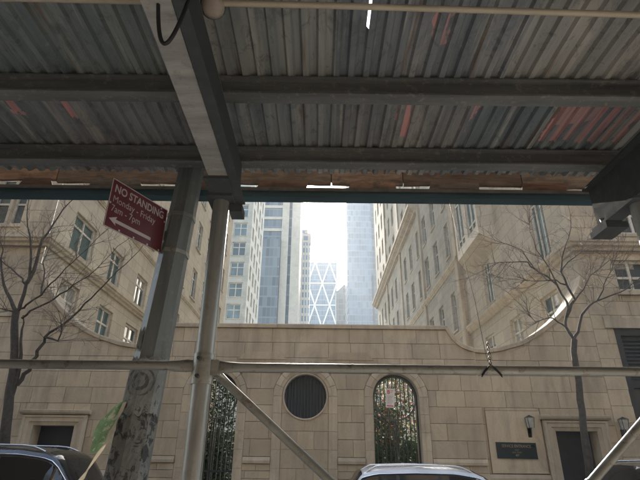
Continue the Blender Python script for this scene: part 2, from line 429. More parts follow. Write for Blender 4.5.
def arch_lo(x, r, z=AZ):
    for c, _ in ARCH:
        if abs(x-c) < r: return z + sqrt(max(0, r*r-(x-c)**2))
    return -9
BLOCKS = {}
def block_mesh(w, h, d, mat):
    key = (round(w, 2), round(h, 2), mat.name)
    if key not in BLOCKS:
        k = .006; g = .0035
        x0, x1, z0, z1 = g, w-g, g, h-g
        m = MB().add([(x0,0,z0),(x1,0,z0),(x1,0,z1),(x0,0,z1),
                      (x0+k,-k,z0+k),(x1-k,-k,z0+k),(x1-k,-k,z1-k),(x0+k,-k,z1-k),
                      (x0,d,z0),(x1,d,z0),(x1,d,z1),(x0,d,z1)],
                     [(4,5,6,7),(0,1,5,4),(1,2,6,5),(2,3,7,6),(3,0,4,7),(0,8,9,1),(1,9,10,2),(2,10,11,3),(3,11,8,0)])
        me = m.mesh(name='block'); me.materials.append(mat); BLOCKS[key] = me
    return BLOCKS[key]

def clipped_block(x0, x1, z0, z1, lo, hi, y, d, mat, parent, name):
    n = max(3, int((x1-x0)/.05)); xs = [x0 + (x1-x0)*i/n for i in range(n+1)]
    for c, _ in ARCH:
        for e in (c-AO, c+AO):
            if x0 < e < x1: xs += [e-.001, e+.001]
    xs = sorted(xs); g = .0045; k = .008
    xs[0] += g; xs[-1] -= g
    run = []; runs = []
    for x in xs:
        a = max(z0+g, lo(x)+g); b = min(z1-g, hi(x)-g)
        if b-a > .03: run.append((x, a, b))
        else:
            if len(run) > 1: runs.append(run)
            run = []
    if len(run) > 1: runs.append(run)
    for r in runs:
        if r[-1][0]-r[0][0] < .05: continue
        m = MB(); V_ = []; F_ = []
        for x, a, b in r: V_ += [(x, y, a), (x, y, b), (x, y-k, a+k), (x, y-k, b-k), (x, y+d, a), (x, y+d, b)]
        for i in range(len(r)-1):
            p, q = 6*i, 6*i+6
            F_ += [(p+2, q+2, q+3, p+3), (p, q, q+2, p+2), (p+1, p+3, q+3, q+1), (p, p+4, q+4, q), (p+1, q+1, q+5, p+5)]
        q = 6*(len(r)-1)
        F_ += [(0, 2, 3, 1), (0, 1, 5, 4), (q, q+1, q+3, q+2), (q, q+4, q+5, q+1)]
        m.add(V_, F_)
        cx = (r[0][0]+r[-1][0])/2
        m.build(name, mat, parent, loc=(cx, y, (z0+z1)/2))

def rect_sub(rs, cut):
    out = []
    a0, b0, a1, b1 = cut
    for x0, z0, x1, z1 in rs:
        if x1 <= a0 or x0 >= a1 or z1 <= b0 or z0 >= b1: out.append((x0, z0, x1, z1)); continue
        if x0 < a0: out.append((x0, z0, a0, z1))
        if x1 > a1: out.append((a1, z0, x1, z1))
        xa, xb = max(x0, a0), min(x1, a1)
        if z0 < b0: out.append((xa, z0, xb, b0))
        if z1 > b1: out.append((xa, b1, xb, z1))
    return out

def lay_blocks(parent, xa, xb, zs, yfun, cuts=(), lo=lambda x: -9, hi=lambda x: 99, sizes=(.72, .9, 1.08), name='stone_block', mat=None, brk=()):
    mat = mat or MAT['stone']; rnd = random.Random(int(xa*100)+5)
    stops = [xa] + [b for b in brk if xa < b < xb] + [xb]
    for k, (z0, z1) in enumerate(zip(zs, zs[1:])):
        for s0, s1 in zip(stops, stops[1:]):
            x = s0; first = True
            while x < s1 - 1e-6:
                w = rnd.choice(sizes) * ((.55 if k % 2 else 1.0) if first else 1); first = False
                w = round(w, 2)
                if s1-(x+w) < .35: w = s1-x
                y = yfun((x+w/2))
                for r in [(x, z0, x+w, z1)] if not cuts else rect_chain((x, z0, x+w, z1), cuts):
                    a0, b0, a1, b1 = r
                    if a1-a0 < .06 or b1-b0 < .06: continue
                    smp = [a0+(a1-a0)*t/14 for t in range(15)]
                    if all(lo(q) <= b0 for q in smp) and all(hi(q) >= b1 for q in smp):
                        jit = rnd.uniform(-.002, .002)
                        put(name, block_mesh(a1-a0, b1-b0, .03, mat), parent, (a0, y+jit, b0))
                    else:
                        clipped_block(a0, a1, b0, b1, lo, hi, y, .03, mat, parent, name)
                x += w
def rect_chain(r, cuts):
    rs = [r]
    for c in cuts: rs = rect_sub(rs, c)
    return rs

def zc_list(z0, z1, h):
    n = max(1, round((z1-z0)/h)); return [z0+(z1-z0)*i/n for i in range(n+1)]

screen = thing('stone_screen_wall', 'limestone screen wall with swooping parapet, round window and two arched gateways across the street', 'wall', (0, 13.8, .13))
# backing solid
CEN = (-5.05, 4.36)
def face_y(x): return WY-.07 if CEN[0] < x < CEN[1] else WY
def backing():
    xs = [-8.5 + 16.4*i/330 for i in range(331)]
    for c, op in ARCH:
        xs += [c-AR-.0005, c-AR+.0005, c+AR-.0005, c+AR+.0005]
        if not op: xs += [c-.57-.0005, c-.57+.0005, c+.57-.0005, c+.57+.0005]
    for a, b in DOORS: xs += [a-.0005, a+.0005, b-.0005, b+.0005]
    xs += [-4.421, -4.419, 3.699, 3.701, CEN[0]-.0005, CEN[0]+.0005, CEN[1]-.0005, CEN[1]+.0005]
    xs = sorted(xs)
    def iv(x):
        t = top_z(x)-.01; lo_ = 0.0
        for c, op in ARCH:
            d = abs(x-c)
            if op and d < AR: return [(AZ+sqrt(AR*AR-d*d), t)]
            if not op and d < .57:
                s_ = sqrt(.57**2-d*d); return [(lo_, AZ-s_), (AZ+s_, t)]
        for a, b in DOORS:
            if a < x < b: return [(DT, t)]
        return [(lo_, t)]
    m = MB()
    for x0, x1 in zip(xs, xs[1:]):
        if x1-x0 < 1e-5: continue
        i0, i1 = iv(x0), iv(x1)
        if len(i0) != len(i1): continue
        for (a, b), (c_, d_) in zip(i0, i1):
            y0, y1 = face_y(x0)+.022, face_y(x1)+.022
            m.add([(x0,y0,a),(x1,y1,c_),(x1,y1,d_),(x0,y0,b)], [(0,1,2,3)])
            m.add([(x0,14.1,a),(x1,14.1,c_),(x1,14.1,d_),(x0,14.1,b)], [(3,2,1,0)])
        a, c_ = i0[-1][1], i1[-1][1]
        m.add([(x0,face_y(x0)+.022,a),(x1,face_y(x1)+.022,c_),(x1,14.1,c_),(x0,14.1,a)], [(0,1,2,3)])
    return m
backing().build('wall_core', MAT['stone_back'], screen)
def reveal_strip(pts, y0, y1):
    m = MB()
    for (xa, za), (xb, zb) in zip(pts, pts[1:]):
        m.add([(xa,y0,za),(xb,y0,zb),(xb,y1,zb),(xa,y1,za)], [(0,1,2,3)])
    return m
def arch_pts(c, r, n=28, z0=.13):
    return [(c-r, z0)] + [(c-r*cos(pi*i/n), AZ+r*sin(pi*i/n)) for i in range(n+1)] + [(c+r, z0)]

zs_wall = [.13, .49, .86, 1.22, 1.40, 1.57]
zs_up = [1.73+.42*i for i in range(14)]
cuts = [(a-DW, 0, b+DW, DH) for a, b in DOORS] + [PANEL]
lo_w = lambda x: arch_lo(x, AO)
hi_w = lambda x: top_z(x)-.125
for xa, xb, mo in ((-8.5, CEN[0], 0), (CEN[0], CEN[1], 1), (CEN[1], 7.9, 0)):
    lay_blocks(screen, xa, xb, [z for z in zs_wall if z < (1.58 if mo else 1.23)], face_y, cuts, lo_w, hi_w, sizes=(.62, .78, .95) if mo else (.72, .9, 1.08))
    lay_blocks(screen, xa, xb, ([] if mo else [1.385]) + zs_up, face_y, cuts, lo_w, hi_w, sizes=(.62, .78, .95) if mo else (.72, .9, 1.08))
# base moulding
for xa, xb in ((-8.5, -7.84), (-6.11, CEN[0]), (CEN[0], -2.8-AO), (-2.8+AO, -.35-AO), (-.35+AO, 2.1-AO), (2.1+AO, CEN[1]), (CEN[1], 5.95), (7.69, 7.9)):
    y = face_y((xa+xb)/2)
    if xb-xa < .1: continue
    dz = 0 if CEN[0] <= xa < CEN[1] else -.345
    MB().prism([(xa+.003, y+.02, 1.575+dz), (xa+.003, y-.045, 1.575+dz), (xa+.003, y-.05, 1.64+dz), (xa+.003, y-.02, 1.725+dz), (xa+.003, y+.02, 1.725+dz)], (xb-xa-.006, 0, 0)).build('base_moulding', MAT['stone_plain'], screen)
# corners where the centre stands proud
for xa in CEN:
    MB().box((xa-.02, WY-.066, .13), (xa+.02, WY+.05, top_z(xa)-.13)).build('wall_return', MAT['stone_plain'], screen)
# coping stones along the curved top
def coping():
    xs = [UP[0][0] + (UP[-1][0]-UP[0][0])*i/400 for i in range(401)]
    pts = [(x, top_z(x)) for x in xs]
    # arc length cut
    segs = []; cur = [pts[0]]; L = 0
    for a, b in zip(pts, pts[1:]):
        L += math.dist(a, b); cur.append(b)
        if L > 1.05: segs.append(cur); cur = [b]; L = 0
    if len(cur) > 1: segs.append(cur)
    for sg in segs:
        m = MB(); V_ = []; F_ = []
        for i, (x, z) in enumerate(sg):
            p = sg[max(0, i-1)]; q = sg[min(len(sg)-1, i+1)]
            tx, tz = q[0]-p[0], q[1]-p[1]; l = math.hypot(tx, tz) or 1
            nx, nz = -tz/l, tx/l
            ex = .004*(1 if i == 0 else -1 if i == len(sg)-1 else 0)
            y = face_y(x)
            x += ex*tx/l; z += ex*tz/l
            for d, yy in ((-.115, y-.05), (-.02, y-.06), (0, y-.045), (0, 14.14), (-.115, 14.14)):
                V_.append((x+nx*d, yy, z+nz*d))
        for i in range(len(sg)-1):
            for k in range(5):
                a = 5*i+k; b = 5*i+(k+1) % 5
                F_.append((a, b, b+5, a+5))
        F_ += [(4,3,2,1,0), tuple(5*(len(sg)-1)+k for k in range(5))]
        m.add(V_, F_).build('coping_stone', MAT['stone_plain'], screen, smooth=40, loc=(sg[0][0], WY, sg[0][1]))
coping()
# architraves of the three arches, stone by stone
for c, op in ARCH:
    y = WY-.07
    ys = [(AR+.004, y+.045), (AR+.012, y-.005), (AR+.09, y-.02), (AR+.10, y-.035), (AO-.05, y-.035), (AO-.006, y-.012), (AO-.006, y+.05)]
    prof = ys
    def ring_piece(P0, P1, n):
        # P(t) -> function of radial offset
        V_ = []; F_ = []; k = len(prof)
        for i in range(n+1):
            for r, yy in prof: V_.append((*((lambda q: (q[0], yy, q[1]))(P0(i/n, r))),))
        for i in range(n):
            for j in range(k-1): F_.append((k*i+j, k*i+j+1, k*(i+1)+j+1, k*(i+1)+j))
        F_ += [tuple(range(k))[::-1], tuple(n*k+j for j in range(k))]
        return MB().add(V_, F_)
    for s in (-1, 1):
        zz = zc_list(.13, AZ, .42)
        for a, b in zip(zz, zz[1:]):
            ring_piece(lambda t, r: (c+s*r, a+.004+(b-a-.008)*t), None, 1).build('architrave_stone', MAT['stone_plain'], screen, loc=(c+s*.74, y, a))
    nv = 9
    for v in range(nv):
        a0, a1 = pi*v/nv+.006, pi*(v+1)/nv-.006
        ring_piece(lambda t, r: (c-r*cos(a0+(a1-a0)*t), AZ+r*sin(a0+(a1-a0)*t)), None, 5).build('architrave_stone', MAT['stone_plain'], screen, smooth=35, loc=(c-.74*cos(a0), y, AZ+.74*sin(a0)))
    if op:
        reveal_strip(arch_pts(c, AR), y+.03, 14.1).build('arch_reveal', MAT['stone_plain'], screen)
    else:
        yi = y+.018
        # infill stones of the blind arch around the round window
        n = 20
        hiA = lambda x: AZ+sqrt(max(0, AR*AR-(x-c)**2))
        loC = lambda x: (AZ+sqrt(.63**2-(x-c)**2)) if abs(x-c) < .63 else AZ
        hiC = lambda x: (AZ-sqrt(.60**2-(x-c)**2)) if abs(x-c) < .60 else AZ
        zz = zc_list(.13, AZ, .44)
        for k, (a, b) in enumerate(zip(zz, zz[1:])):
            for xa, xb in (((c-.62, c), (c, c+.62)) if k % 2 else ((c-.62, c-.2), (c-.2, c+.25), (c+.25, c+.62))):
                if any(hiC(xa+(xb-xa)*t/10) < b for t in range(11)): clipped_block(xa, xb, a, b, lambda x: -9, hiC, yi, .03, MAT['stone'], screen, 'infill_stone')
                else: put('infill_stone', block_mesh(xb-xa, b-a, .03, MAT['stone']), screen, (xa, yi, a))
        # round window: stone rim, dark disc of louvres
        V_ = []; F_ = []; N = 48
        pr = [(.57, yi+.25), (.57, yi-.02), (.585, yi-.035), (.612, yi-.035), (.618, yi+.02)]
        for i in range(N):
            a = 2*pi*i/N
            for r, yy in pr: V_.append((c+r*cos(a), yy, AZ+r*sin(a)))
        for i in range(N):
            for j in range(4): F_.append((5*i+j, 5*((i+1) % N)+j, 5*((i+1) % N)+j+1, 5*i+j+1))
        rw = MB().add(V_, F_).build('round_window', MAT['stone_plain'], screen, smooth=40)
        MB().add([(c+.575*cos(2*pi*i/N), yi+.2, AZ+.575*sin(2*pi*i/N)) for i in range(N)], [tuple(range(N))]).build('louvre_backing', MAT['iron'], rw)
        for i in range(13):
            x = c-.52+i*.0867; h = sqrt(max(.001, .565**2-(x-c)**2))
            if h < .1: continue
            MB().obox((x, yi+.13, AZ), (.026, .035, 0), (-.004, .004, 0), (0, 0, h)).build('louvre_slat', MAT['slate'], rw)
# spandrel slabs between the arches
for c in ((-2.8-.35)/2, (-.35+2.1)/2):
    y = WY-.07
    MB().prism([(c-.66, y-.006, 4.20), (c-.47, y-.006, 4.41), (c+.47, y-.006, 4.41), (c+.66, y-.006, 4.20)], (0, -.02, 0)).build('spandrel_slab', MAT['stone'], screen)
# panel behind the plaque
MB().box((PANEL[0]+.006, WY-.03, PANEL[1]+.006), (PANEL[2]-.006, WY+.03, PANEL[3]-.006)).build('wall_panel', MAT['stone_plain'], screen)
# service doorways
for a, b in DOORS:
    y = WY
    dw = MB()
    prof = [(0, .04), (0, -.03), (.10, -.05), (.11, -.075), (.22, -.075), (.24, -.10), (DW-.03, -.10), (DW-.01, -.06), (DW-.01, .03)]
    path = [(a, .13, -1, 0), (a, DT, -1, 1), (b, DT, 1, 1), (b, .13, 1, 0)]
    V_ = []; F_ = []; k = len(prof)
    for x, z, sx, sz in path:
        for r, d in prof: V_.append((x+sx*r, y+d, z+sz*r*.84))
    for i in range(3):
        for j in range(k-1): F_.append((k*i+j, k*(i+1)+j, k*(i+1)+j+1, k*i+j+1))
    MB().add(V_, F_).build('door_architrave', MAT['trim'], screen)
    MB().prism([(a-DW-.06, y+.02, 2.70), (a-DW-.06, y-.11, 2.705), (a-DW-.06, y-.15, 2.75), (a-DW-.06, y-.16, 2.80), (a-DW-.06, y+.02, 2.83)], (b-a+2*DW+.12, 0, 0)).build('door_hood', MAT['trim'], screen)
    reveal_strip([(a, .13), (a, DT), (b, DT), (b, .13)], y+.042, y+.42).build('door_reveal', MAT['stone_plain'], screen)
    dr = MB().box((a, y+.385, .13), (b, y+.42, DT)).build('service_door', MAT['dark_door'], screen)
    for k in range(2):
        MB().box((a+.12, y+.372, .35+k*1.05), (b-.12, y+.384, 1.2+k*1.05)).build('door_panel', MAT['dark_door'], dr)
    MB().tube([(b-.13, y+.37, 1.0), (b-.13, y+.33, 1.0), (b-.13, y+.33, 1.25), (b-.13, y+.37, 1.25)], .012, 8).build('door_handle', MAT['galv_pipe'], dr)

# ------------------------------------------------------------------ walls with windows
BL = random.Random(31)
def make_window(parent, P, rect, reveal, cols, rows, fmat, gmat, fw_=.07, sill=True):
    u0, v0, u1, v1 = rect
    m = MB()
    def bar(ua, va, ub, vb, d0, d1):
        q = [P(ua, va, d0), P(ub, va, d0), P(ub, vb, d0), P(ua, vb, d0), P(ua, va, d1), P(ub, va, d1), P(ub, vb, d1), P(ua, vb, d1)]
        m.add(q, [(0,3,2,1),(4,5,6,7),(0,1,5,4),(1,2,6,5),(2,3,7,6),(3,0,4,7)])
    d0, d1 = -reveal+.03, -reveal+.10
    bar(u0, v0, u0+fw_, v1, d0, d1); bar(u1-fw_, v0, u1, v1, d0, d1)
    bar(u0+fw_, v0, u1-fw_, v0+fw_, d0, d1-.004); bar(u0+fw_, v1-fw_, u1-fw_, v1, d0, d1-.004)
    for i in range(1, cols):
        u = u0+(u1-u0)*i/cols; bar(u-fw_*.45, v0+fw_, u+fw_*.45, v1-fw_, d0, d1-.01)
    for r in rows:
        v = v0+(v1-v0)*r; bar(u0+fw_, v-fw_*.42, u1-fw_, v+fw_*.42, d0, d1-.016)
    w = m.build('window', fmat, parent)
    g = MB().add([P(u0+.01, v0+.01, d0+.012), P(u1-.01, v0+.01, d0+.012), P(u1-.01, v1-.01, d0+.012), P(u0+.01, v1-.01, d0+.012)], [(0,1,2,3)])
    g.build('pane', gmat, w)
    if BL.random() < .3:
        hb_ = (v1-v0)*BL.choice((.25, .4, .55)); uu0, uu1 = (u0, u1) if BL.random() < .6 else (u0, (u0+u1)/2)
        MB().add([P(uu0+.03, v1-hb_, d0+.016), P(uu1-.03, v1-hb_, d0+.016), P(uu1-.03, v1-.03, d0+.016), P(uu0+.03, v1-.03, d0+.016)], [(0,1,2,3)]).build('blind', MAT['blind'], w)
    if sill:
        m = MB(); e = .05
        q = [P(u0-e, v0-.12, -.1), P(u1+e, v0-.12, -.1), P(u1+e, v0-.005, -.1), P(u0-e, v0-.005, -.1), P(u0-e, v0-.12, .07), P(u1+e, v0-.12, .07), P(u1+e, v0-.02, .07), P(u0-e, v0-.02, .07)]
        m.add(q, [(0,3,2,1),(4,5,6,7),(0,1,5,4),(1,2,6,5),(2,3,7,6),(3,0,4,7)]).build('sill', MAT['trim'], w)
    return w

def face_wall(parent, name, O, U, N, W, H, wins, mat, reveal=.22, z0=0.0):
    """vertical wall from O along U (width W), height H, outward normal N, with window holes (u0,v0,u1,v1) where v is world z"""
    O, U, N = Vector(O), Vector(U), Vector(N)
    def P(u, v, d=0.0): return O + U*u + Vector((0,0,1))*(v-O.z) + N*d
    us = sorted({0.0, W, *[q for w in wins for q in (w[0], w[2])]}); vs_ = sorted({O.z, O.z+H, *[q for w in wins for q in (w[1], w[3])]})
    m = MB(); idx = {}
    def vid(u, v, d=0.0):
        k = (round(u, 4), round(v, 4), d)
        if k not in idx: idx[k] = len(m.v); m.v.append(tuple(P(u, v, d)))
        return idx[k]
    for ua, ub in zip(us, us[1:]):
        for va, vb in zip(vs_, vs_[1:]):
            cu, cv = (ua+ub)/2, (va+vb)/2
            if any(w[0] < cu < w[2] and w[1] < cv < w[3] for w in wins): continue
            m.f.append((vid(ua, va), vid(ub, va), vid(ub, vb), vid(ua, vb)))
    for w in wins:
        c = [(w[0], w[1]), (w[2], w[1]), (w[2], w[3]), (w[0], w[3])]
        for i in range(4):
            a, b = c[i], c[(i+1) % 4]
            m.f.append((vid(*a), vid(*b), vid(*b, -reveal), vid(*a, -reveal)))
    o = m.build(name, mat, parent)
    return P

def cornice(parent, pts, z0, z1, out, mat, name='cornice'):
    """moulded band along a polyline of (x, y, nx, ny) mitred outward normals"""
    h = z1-z0; prof = [(0, z0), (out*.35, z0), (out*.4, z0+h*.25), (out*.75, z0+h*.4), (out*.8, z0+h*.6), (out, z0+h*.7), (out, z1), (0, z1+.04)]
    V_ = []; F_ = []; k = len(prof)
    for x, y, nx, ny in pts:
        for d, z in prof: V_.append((x+nx*d, y+ny*d, z))
    for i in range(len(pts)-1):
        for j in range(k-1): F_.append((k*i+j, k*(i+1)+j, k*(i+1)+j+1, k*i+j+1))
    F_ += [tuple(range(k)), tuple(k*(len(pts)-1)+j for j in range(k))[::-1]]
    return MB().add(V_, F_).build(name, mat, parent)

# ---- right-hand wing: street front and courtyard side
RX = 7.9
wr = thing('apartment_wing', 'limestone apartment wing with black louvred window and tall courtyard windows behind the bare tree', 'building', (RX, 13.5, .13))
fr_w = [(.6, .9, 2.9, 5.2), (1.07, 6.35, 2.6, 7.35), (1.1, 8.25, 2.6, 11.0)]
P = face_wall(wr, 'street_wall', (RX, WY+.025, 0), (1,0,0), (0,-1,0), 14, 40, fr_w+[(5.5, 8.25, 7, 11), (5.5, 5.8, 7, 7.3)], MAT['wing_front'])
lay_blocks(wr, RX, 11.2, [.13+.42*i for i in range(18)][:18], lambda x: WY, [(RX+w[0], w[1], RX+w[2], w[3]) for w in fr_w]+[(8.25, 5.2, 11.2, 5.5), (8.9, 6.2, 10.6, 6.35), (RX, 7.27, 12, 8)], sizes=(.72, .9, 1.08))
lay_blocks(wr, RX, 11.2, [8.0+.42*i for i in range(6)], lambda x: WY, [(RX+w[0], w[1], RX+w[2], w[3]) for w in fr_w], sizes=(.9, 1.08))
MB().box((8.25, WY-.06, 5.205), (11.2, WY+.03, 5.495)).build('stone_lintel', MAT['trim'], wr)
MB().box((8.85, WY-.09, 6.205), (10.7, WY+.03, 6.345)).build('sill', MAT['trim'], wr)
make_window(wr, P, fr_w[1], .2, 3, (.45,), MAT['frame'], MAT['glass'], .09, False)
make_window(wr, P, fr_w[2], .2, 3, (.25, .5, .75), MAT['frame'], MAT['glass'], .09)
# black louvred window
lw = MB()
u0, v0, u1, v1 = fr_w[0]
for a, b, c_, d_ in ((u0, v0, u0+.16, v1), (u1-.16, v0, u1, v1), (u0+.16, v1-.2, u1-.16, v1), (u0+.16, 3.55, u1-.16, 3.75), (u0+.16, v0, u1-.16, v0+.15)):
    p, q = P(a, b, .02), P(c_, d_, -.2); lw.box((p.x, p.y, p.z), (q.x, q.y, q.z))
lwo = lw.build('louvred_window', MAT['black'], wr)
for k in range(11):
    z = 3.82+k*.107
    MB().obox((RX+(u0+u1)/2, WY+.10, z), ((u1-u0)/2-.16, 0, 0), (0, .045, .028), (0, -.005, .008)).build('louvre_slat', MAT['slate'], lwo)
MB().box((RX+u0+.16, WY+.16, v0+.15), (RX+u1-.16, WY+.18, v1-.2)).build('dark_pane', MAT['glass'], lwo)
# courtyard side
sr = [(1.53, 5.1, 2.8, 6.95), (4.65, 5.1, 5.75, 6.95), (7.7, 5.1, 8.9, 6.95), (1.35, 8.15, 2.47, 11.2), (7.0, 8.25, 8.1, 10.3), (1.35, 12.4, 2.47, 14.6)]
P = face_wall(wr, 'courtyard_wall', (RX, WY+.03, 0), (0,1,0), (-1,0,0), 11.0, 40, sr, MAT['wing'])
for k, w in enumerate(sr): make_window(wr, P, w, .2, 2 if k < 3 else 3, (.68,) if k < 3 else (.74,), MAT['frame'], MAT['glass_green'], .075)
cornice(wr, [(22, WY+.0, 0, -1), (RX, WY+.0, -1, -1), (RX, 24.5, -1, 0)], 7.62, 7.98, .24, MAT['trim'])
cornice(wr, [(RX, WY+.05, -1, 0), (RX, 24.5, -1, 0)], 5.35-.5, 4.98, .05, MAT['trim'], 'string_course')
# oriel bay
ob = MB()
ya, yb, xo = 19.3, 23.5, RX-.62
V_ = [(RX, ya, 10.5), (RX, yb, 10.5), (xo, ya+.35, 11.15), (xo, yb-.35, 11.15), (xo, ya+.35, 11.4), (xo, yb-.35, 11.4), (RX, ya, 11.4), (RX, yb, 11.4), (RX, ya, 11.15), (RX, yb, 11.15)]
ob.add(V_, [(0,1,3,2), (2,3,5,4), (0,2,8), (8,2,4,6), (1,9,3), (9,7,5,3), (4,5,7,6)])
oo = ob.build('oriel_base', MAT['wing'], wr)
Po = face_wall(wr, 'oriel_front', (xo, ya+.35, 11.4), (0,1,0), (-1,0,0), yb-ya-.7, 9, [(.25, 11.6, 1.5, 15.2), (2.0, 11.6, 3.25, 15.2)], MAT['wing'], .15)
for w in [(.25, 11.6, 1.5, 15.2), (2.0, 11.6, 3.25, 15.2)]: make_window(wr, Po, w, .15, 2, (.12, .7), MAT['frame'], MAT['glass_green'], .1, False)
nU = Vector((xo-RX, .35, 0)); nl = nU.length; nU.normalize()
face_wall(wr, 'oriel_side', (RX, ya, 11.4), nU, (-nU.y, nU.x, 0), nl, 9, [], MAT['wing'])
nU = Vector((RX-xo, .35, 0)); nU.normalize()
face_wall(wr, 'oriel_side', (xo, yb-.35, 11.4), nU, (nU.y, nU.x, 0), nl, 9, [], MAT['wing'])
MB().box((RX+.1, WY+.4, 39.9), (22, 24.4, 40.3)).build('roof', MAT['trim'], wr)

# ---- taller block behind it
bt = thing('apartment_block', 'tall limestone apartment block with many windows receding along the courtyard toward the blue tower', 'building', (7.75, 24.5, .13))
rows_z = [(1.0, 3.2), (4.7, 6.9), (8.3, 10.5), (12.75, 14.95), (16.1, 18.3), (21.0, 23.1), (24.4, 26.5), (27.8, 29.9), (31.2, 33.3), (34.6, 36.7), (38, 40.1)]
cols_y = [1.5 + 2.72*i for i in range(13)]
ws = [(c, a, c+(1.15 if i % 3 else .85), b) for i, c in enumerate(cols_y) for a, b in rows_z if a > 7.5]
P = face_wall(bt, 'courtyard_wall', (7.75, 24.5, 0), (0,1,0), (-1,0,0), 36.5, 62, ws, MAT['wing_far'], .25)
for w in ws: make_window(bt, P, w, .25, 2, (.66,), MAT['frame'], MAT['glass'], .08, w[1] < 19)
face_wall(bt, 'street_wall', (7.75, 24.5, 0), (1,0,0), (0,-1,0), 14, 62, [], MAT['wing_front'])
face_wall(bt, 'rear_wall', (7.75, 61, 0), (1,0,0), (0,1,0), 14, 62, [], MAT['wing_front'])
MB().box((7.8, 24.6, 61.8), (21.7, 60.9, 62)).build('roof', MAT['trim'], bt)
cornice(bt, [(7.75, 24.45, -1, 0), (7.75, 61, -1, 0)], 11.65, 12.0, .2, MAT['trim'], 'string_course')
cornice(bt, [(7.75, 33.5, -1, 0), (7.75, 61, -1, 0)], 19.6, 20.3, .75, MAT['trim'], 'balcony_ledge')
cornice(bt, [(7.75, 24.45, -1, 0), (7.75, 61, -1, 0)], 7.7, 7.98, .15, MAT['trim'], 'string_course')
for y in (24.5, 33.0, 42, 51):
    MB().box((7.62, y, .13), (7.76, y+.55, 60)).build('pilaster', MAT['trim'], bt)

# ---- left-hand wing
LX = -8.5
wl_ = thing('apartment_wing', 'limestone apartment wing with paired casement windows behind the no standing sign', 'building', (LX, 13.5, .13))
fl_w = [(4.0-1.5, 8.25, 4.0-.55, 10.9), (4.0-2.45, 8.25, 4.0-1.62, 10.9)]
# street front runs from x=-22 to LX ; u measured from -22
U0 = -22
fl = [(-10.55-U0, 8.35, -10.02-U0, 10.9), (-9.92-U0, 8.35, -9.5-U0, 10.9), (-11.6-U0, 5.9, -9.62-U0, 7.2), (-15-U0, 8.35, -13.5-U0, 10.9)]
P = face_wall(wl_, 'street_wall', (U0, WY+.025, 0), (1,0,0), (0,-1,0), LX-U0, 47, fl, MAT['wing_front'])
for w in fl: make_window(wl_, P, w, .2, 1 if w[2]-w[0] < .7 else 2, (.3, .65), MAT['frame'], MAT['glass'], .08)
cutl = [(U0+w[0], w[1], U0+w[2], w[3]) for w in fl]
lay_blocks(wl_, -12.4, LX, [.13+.42*i for i in range(18)], lambda x: WY, cutl+[(-13, 7.27, LX, 8), (-12.4, 5.35, -8.9, 5.55)], sizes=(.72, .9, 1.08))
lay_blocks(wl_, -12.4, LX, [8.0+.42*i for i in range(6)], lambda x: WY, cutl, sizes=(.9, 1.08))
MB().box((-12.4, WY-.05, 5.355), (-8.9, WY+.03, 5.545)).build('string_course', MAT['trim'], wl_)
sl = [(1.3, 5.2, 2.6, 7.05), (4.3, 5.2, 5.6, 7.05), (7.05, 5.2, 8.6, 7.05)]
yy = [(1.25, 2.9), (4.4, 5.6), (7.4, 8.8), (10.5, 11.8), (13.4, 14.7), (16.4, 17.6), (19.3, 20.5), (22.2, 23.4), (25.1, 26.3)]
sl += [(a, v0, b, v1) for a, b in yy for v0, v1 in ((8.1, 9.5), (11.3, 13.3), (14.8, 16.8), (18.3, 20.3), (21.8, 23.8))]
P = face_wall(wl_, 'courtyard_wall', (LX, WY+.03, 0), (0,1,0), (1,0,0), 28, 47, sl, MAT['wing'])
for w in sl: make_window(wl_, P, w, .2, 2, (.68,), MAT['frame'], MAT['glass_green'] if w[0] < 9 else MAT['glass'], .085)
cornice(wl_, [(U0, WY, 0, -1), (LX, WY, 1, -1), (LX, 41.5, 1, 0)], 7.58, 7.9, .24, MAT['trim'])
cornice(wl_, [(LX, WY+.05, 1, 0), (LX, 41.5, 1, 0)], 10.55, 10.75, .1, MAT['trim'], 'string_course')
face_wall(wl_, 'rear_wall', (U0, 41.5, 0), (1,0,0), (0,1,0), LX-U0, 47, [], MAT['wing_front'])
MB().box((U0, WY+.4, 46.8), (LX-.1, 41.4, 47.2)).build('roof', MAT['trim'], wl_)

# ---- unseen house behind the shed, added for warm bounce light and reflections
hb = thing('unseen_brick_house', 'unseen warm brick house added on the near side behind the shed for bounce light', 'building', (0, -3.3, .13))
hws = [(3+6.2*i, 1.2+3.6*j, 5.2+6.2*i, 3.4+3.6*j) for i in range(10) for j in range(1, 6)]
P = face_wall(hb, 'street_wall', (-32, -3.25, 0), (1,0,0), (0,1,0), 64, 23, hws, MAT['brick'], .2)
for w in hws: make_window(hb, P, w, .2, 2, (.5,), MAT['frame'], MAT['glass'], .08)
MB().box((-32, -15, 22.8), (32, -3.3, 23.2)).build('roof', MAT['trim'], hb)

# ------------------------------------------------------------------ buildings far behind
mid = thing('masonry_building', 'pale mid-rise masonry building with paired windows seen beside the shed post', 'building', (-18, 80, 0))
fz = [31-3.95*k for k in range(-6, 5)]
fws = [(u, z, u+2.5, z+2.7) for u in (1.8, 6.0, 10.9) for z in fz]
P = face_wall(mid, 'front_wall', (-27, 80, 0), (1,0,0), (0,-1,0), 14.2, 62, fws, MAT['pale'], .35)
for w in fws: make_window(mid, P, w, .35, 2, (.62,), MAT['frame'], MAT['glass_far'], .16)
sws = [(u, z, u+1.8, z+2.7) for u in (1.4, 5.2, 9.0, 12.8) for z in fz]
P = face_wall(mid, 'side_wall', (-12.8, 80, 0), (0,1,0), (1,0,0), 17, 62, sws, MAT['pale'], .3)
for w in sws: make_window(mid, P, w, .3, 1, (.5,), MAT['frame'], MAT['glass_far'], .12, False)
cornice(mid, [(-27, 80, 0, -1), (-12.8, 80, 1, -1), (-12.8, 97, 1, 0)], 61.2, 62.0, .7, MAT['pale'])
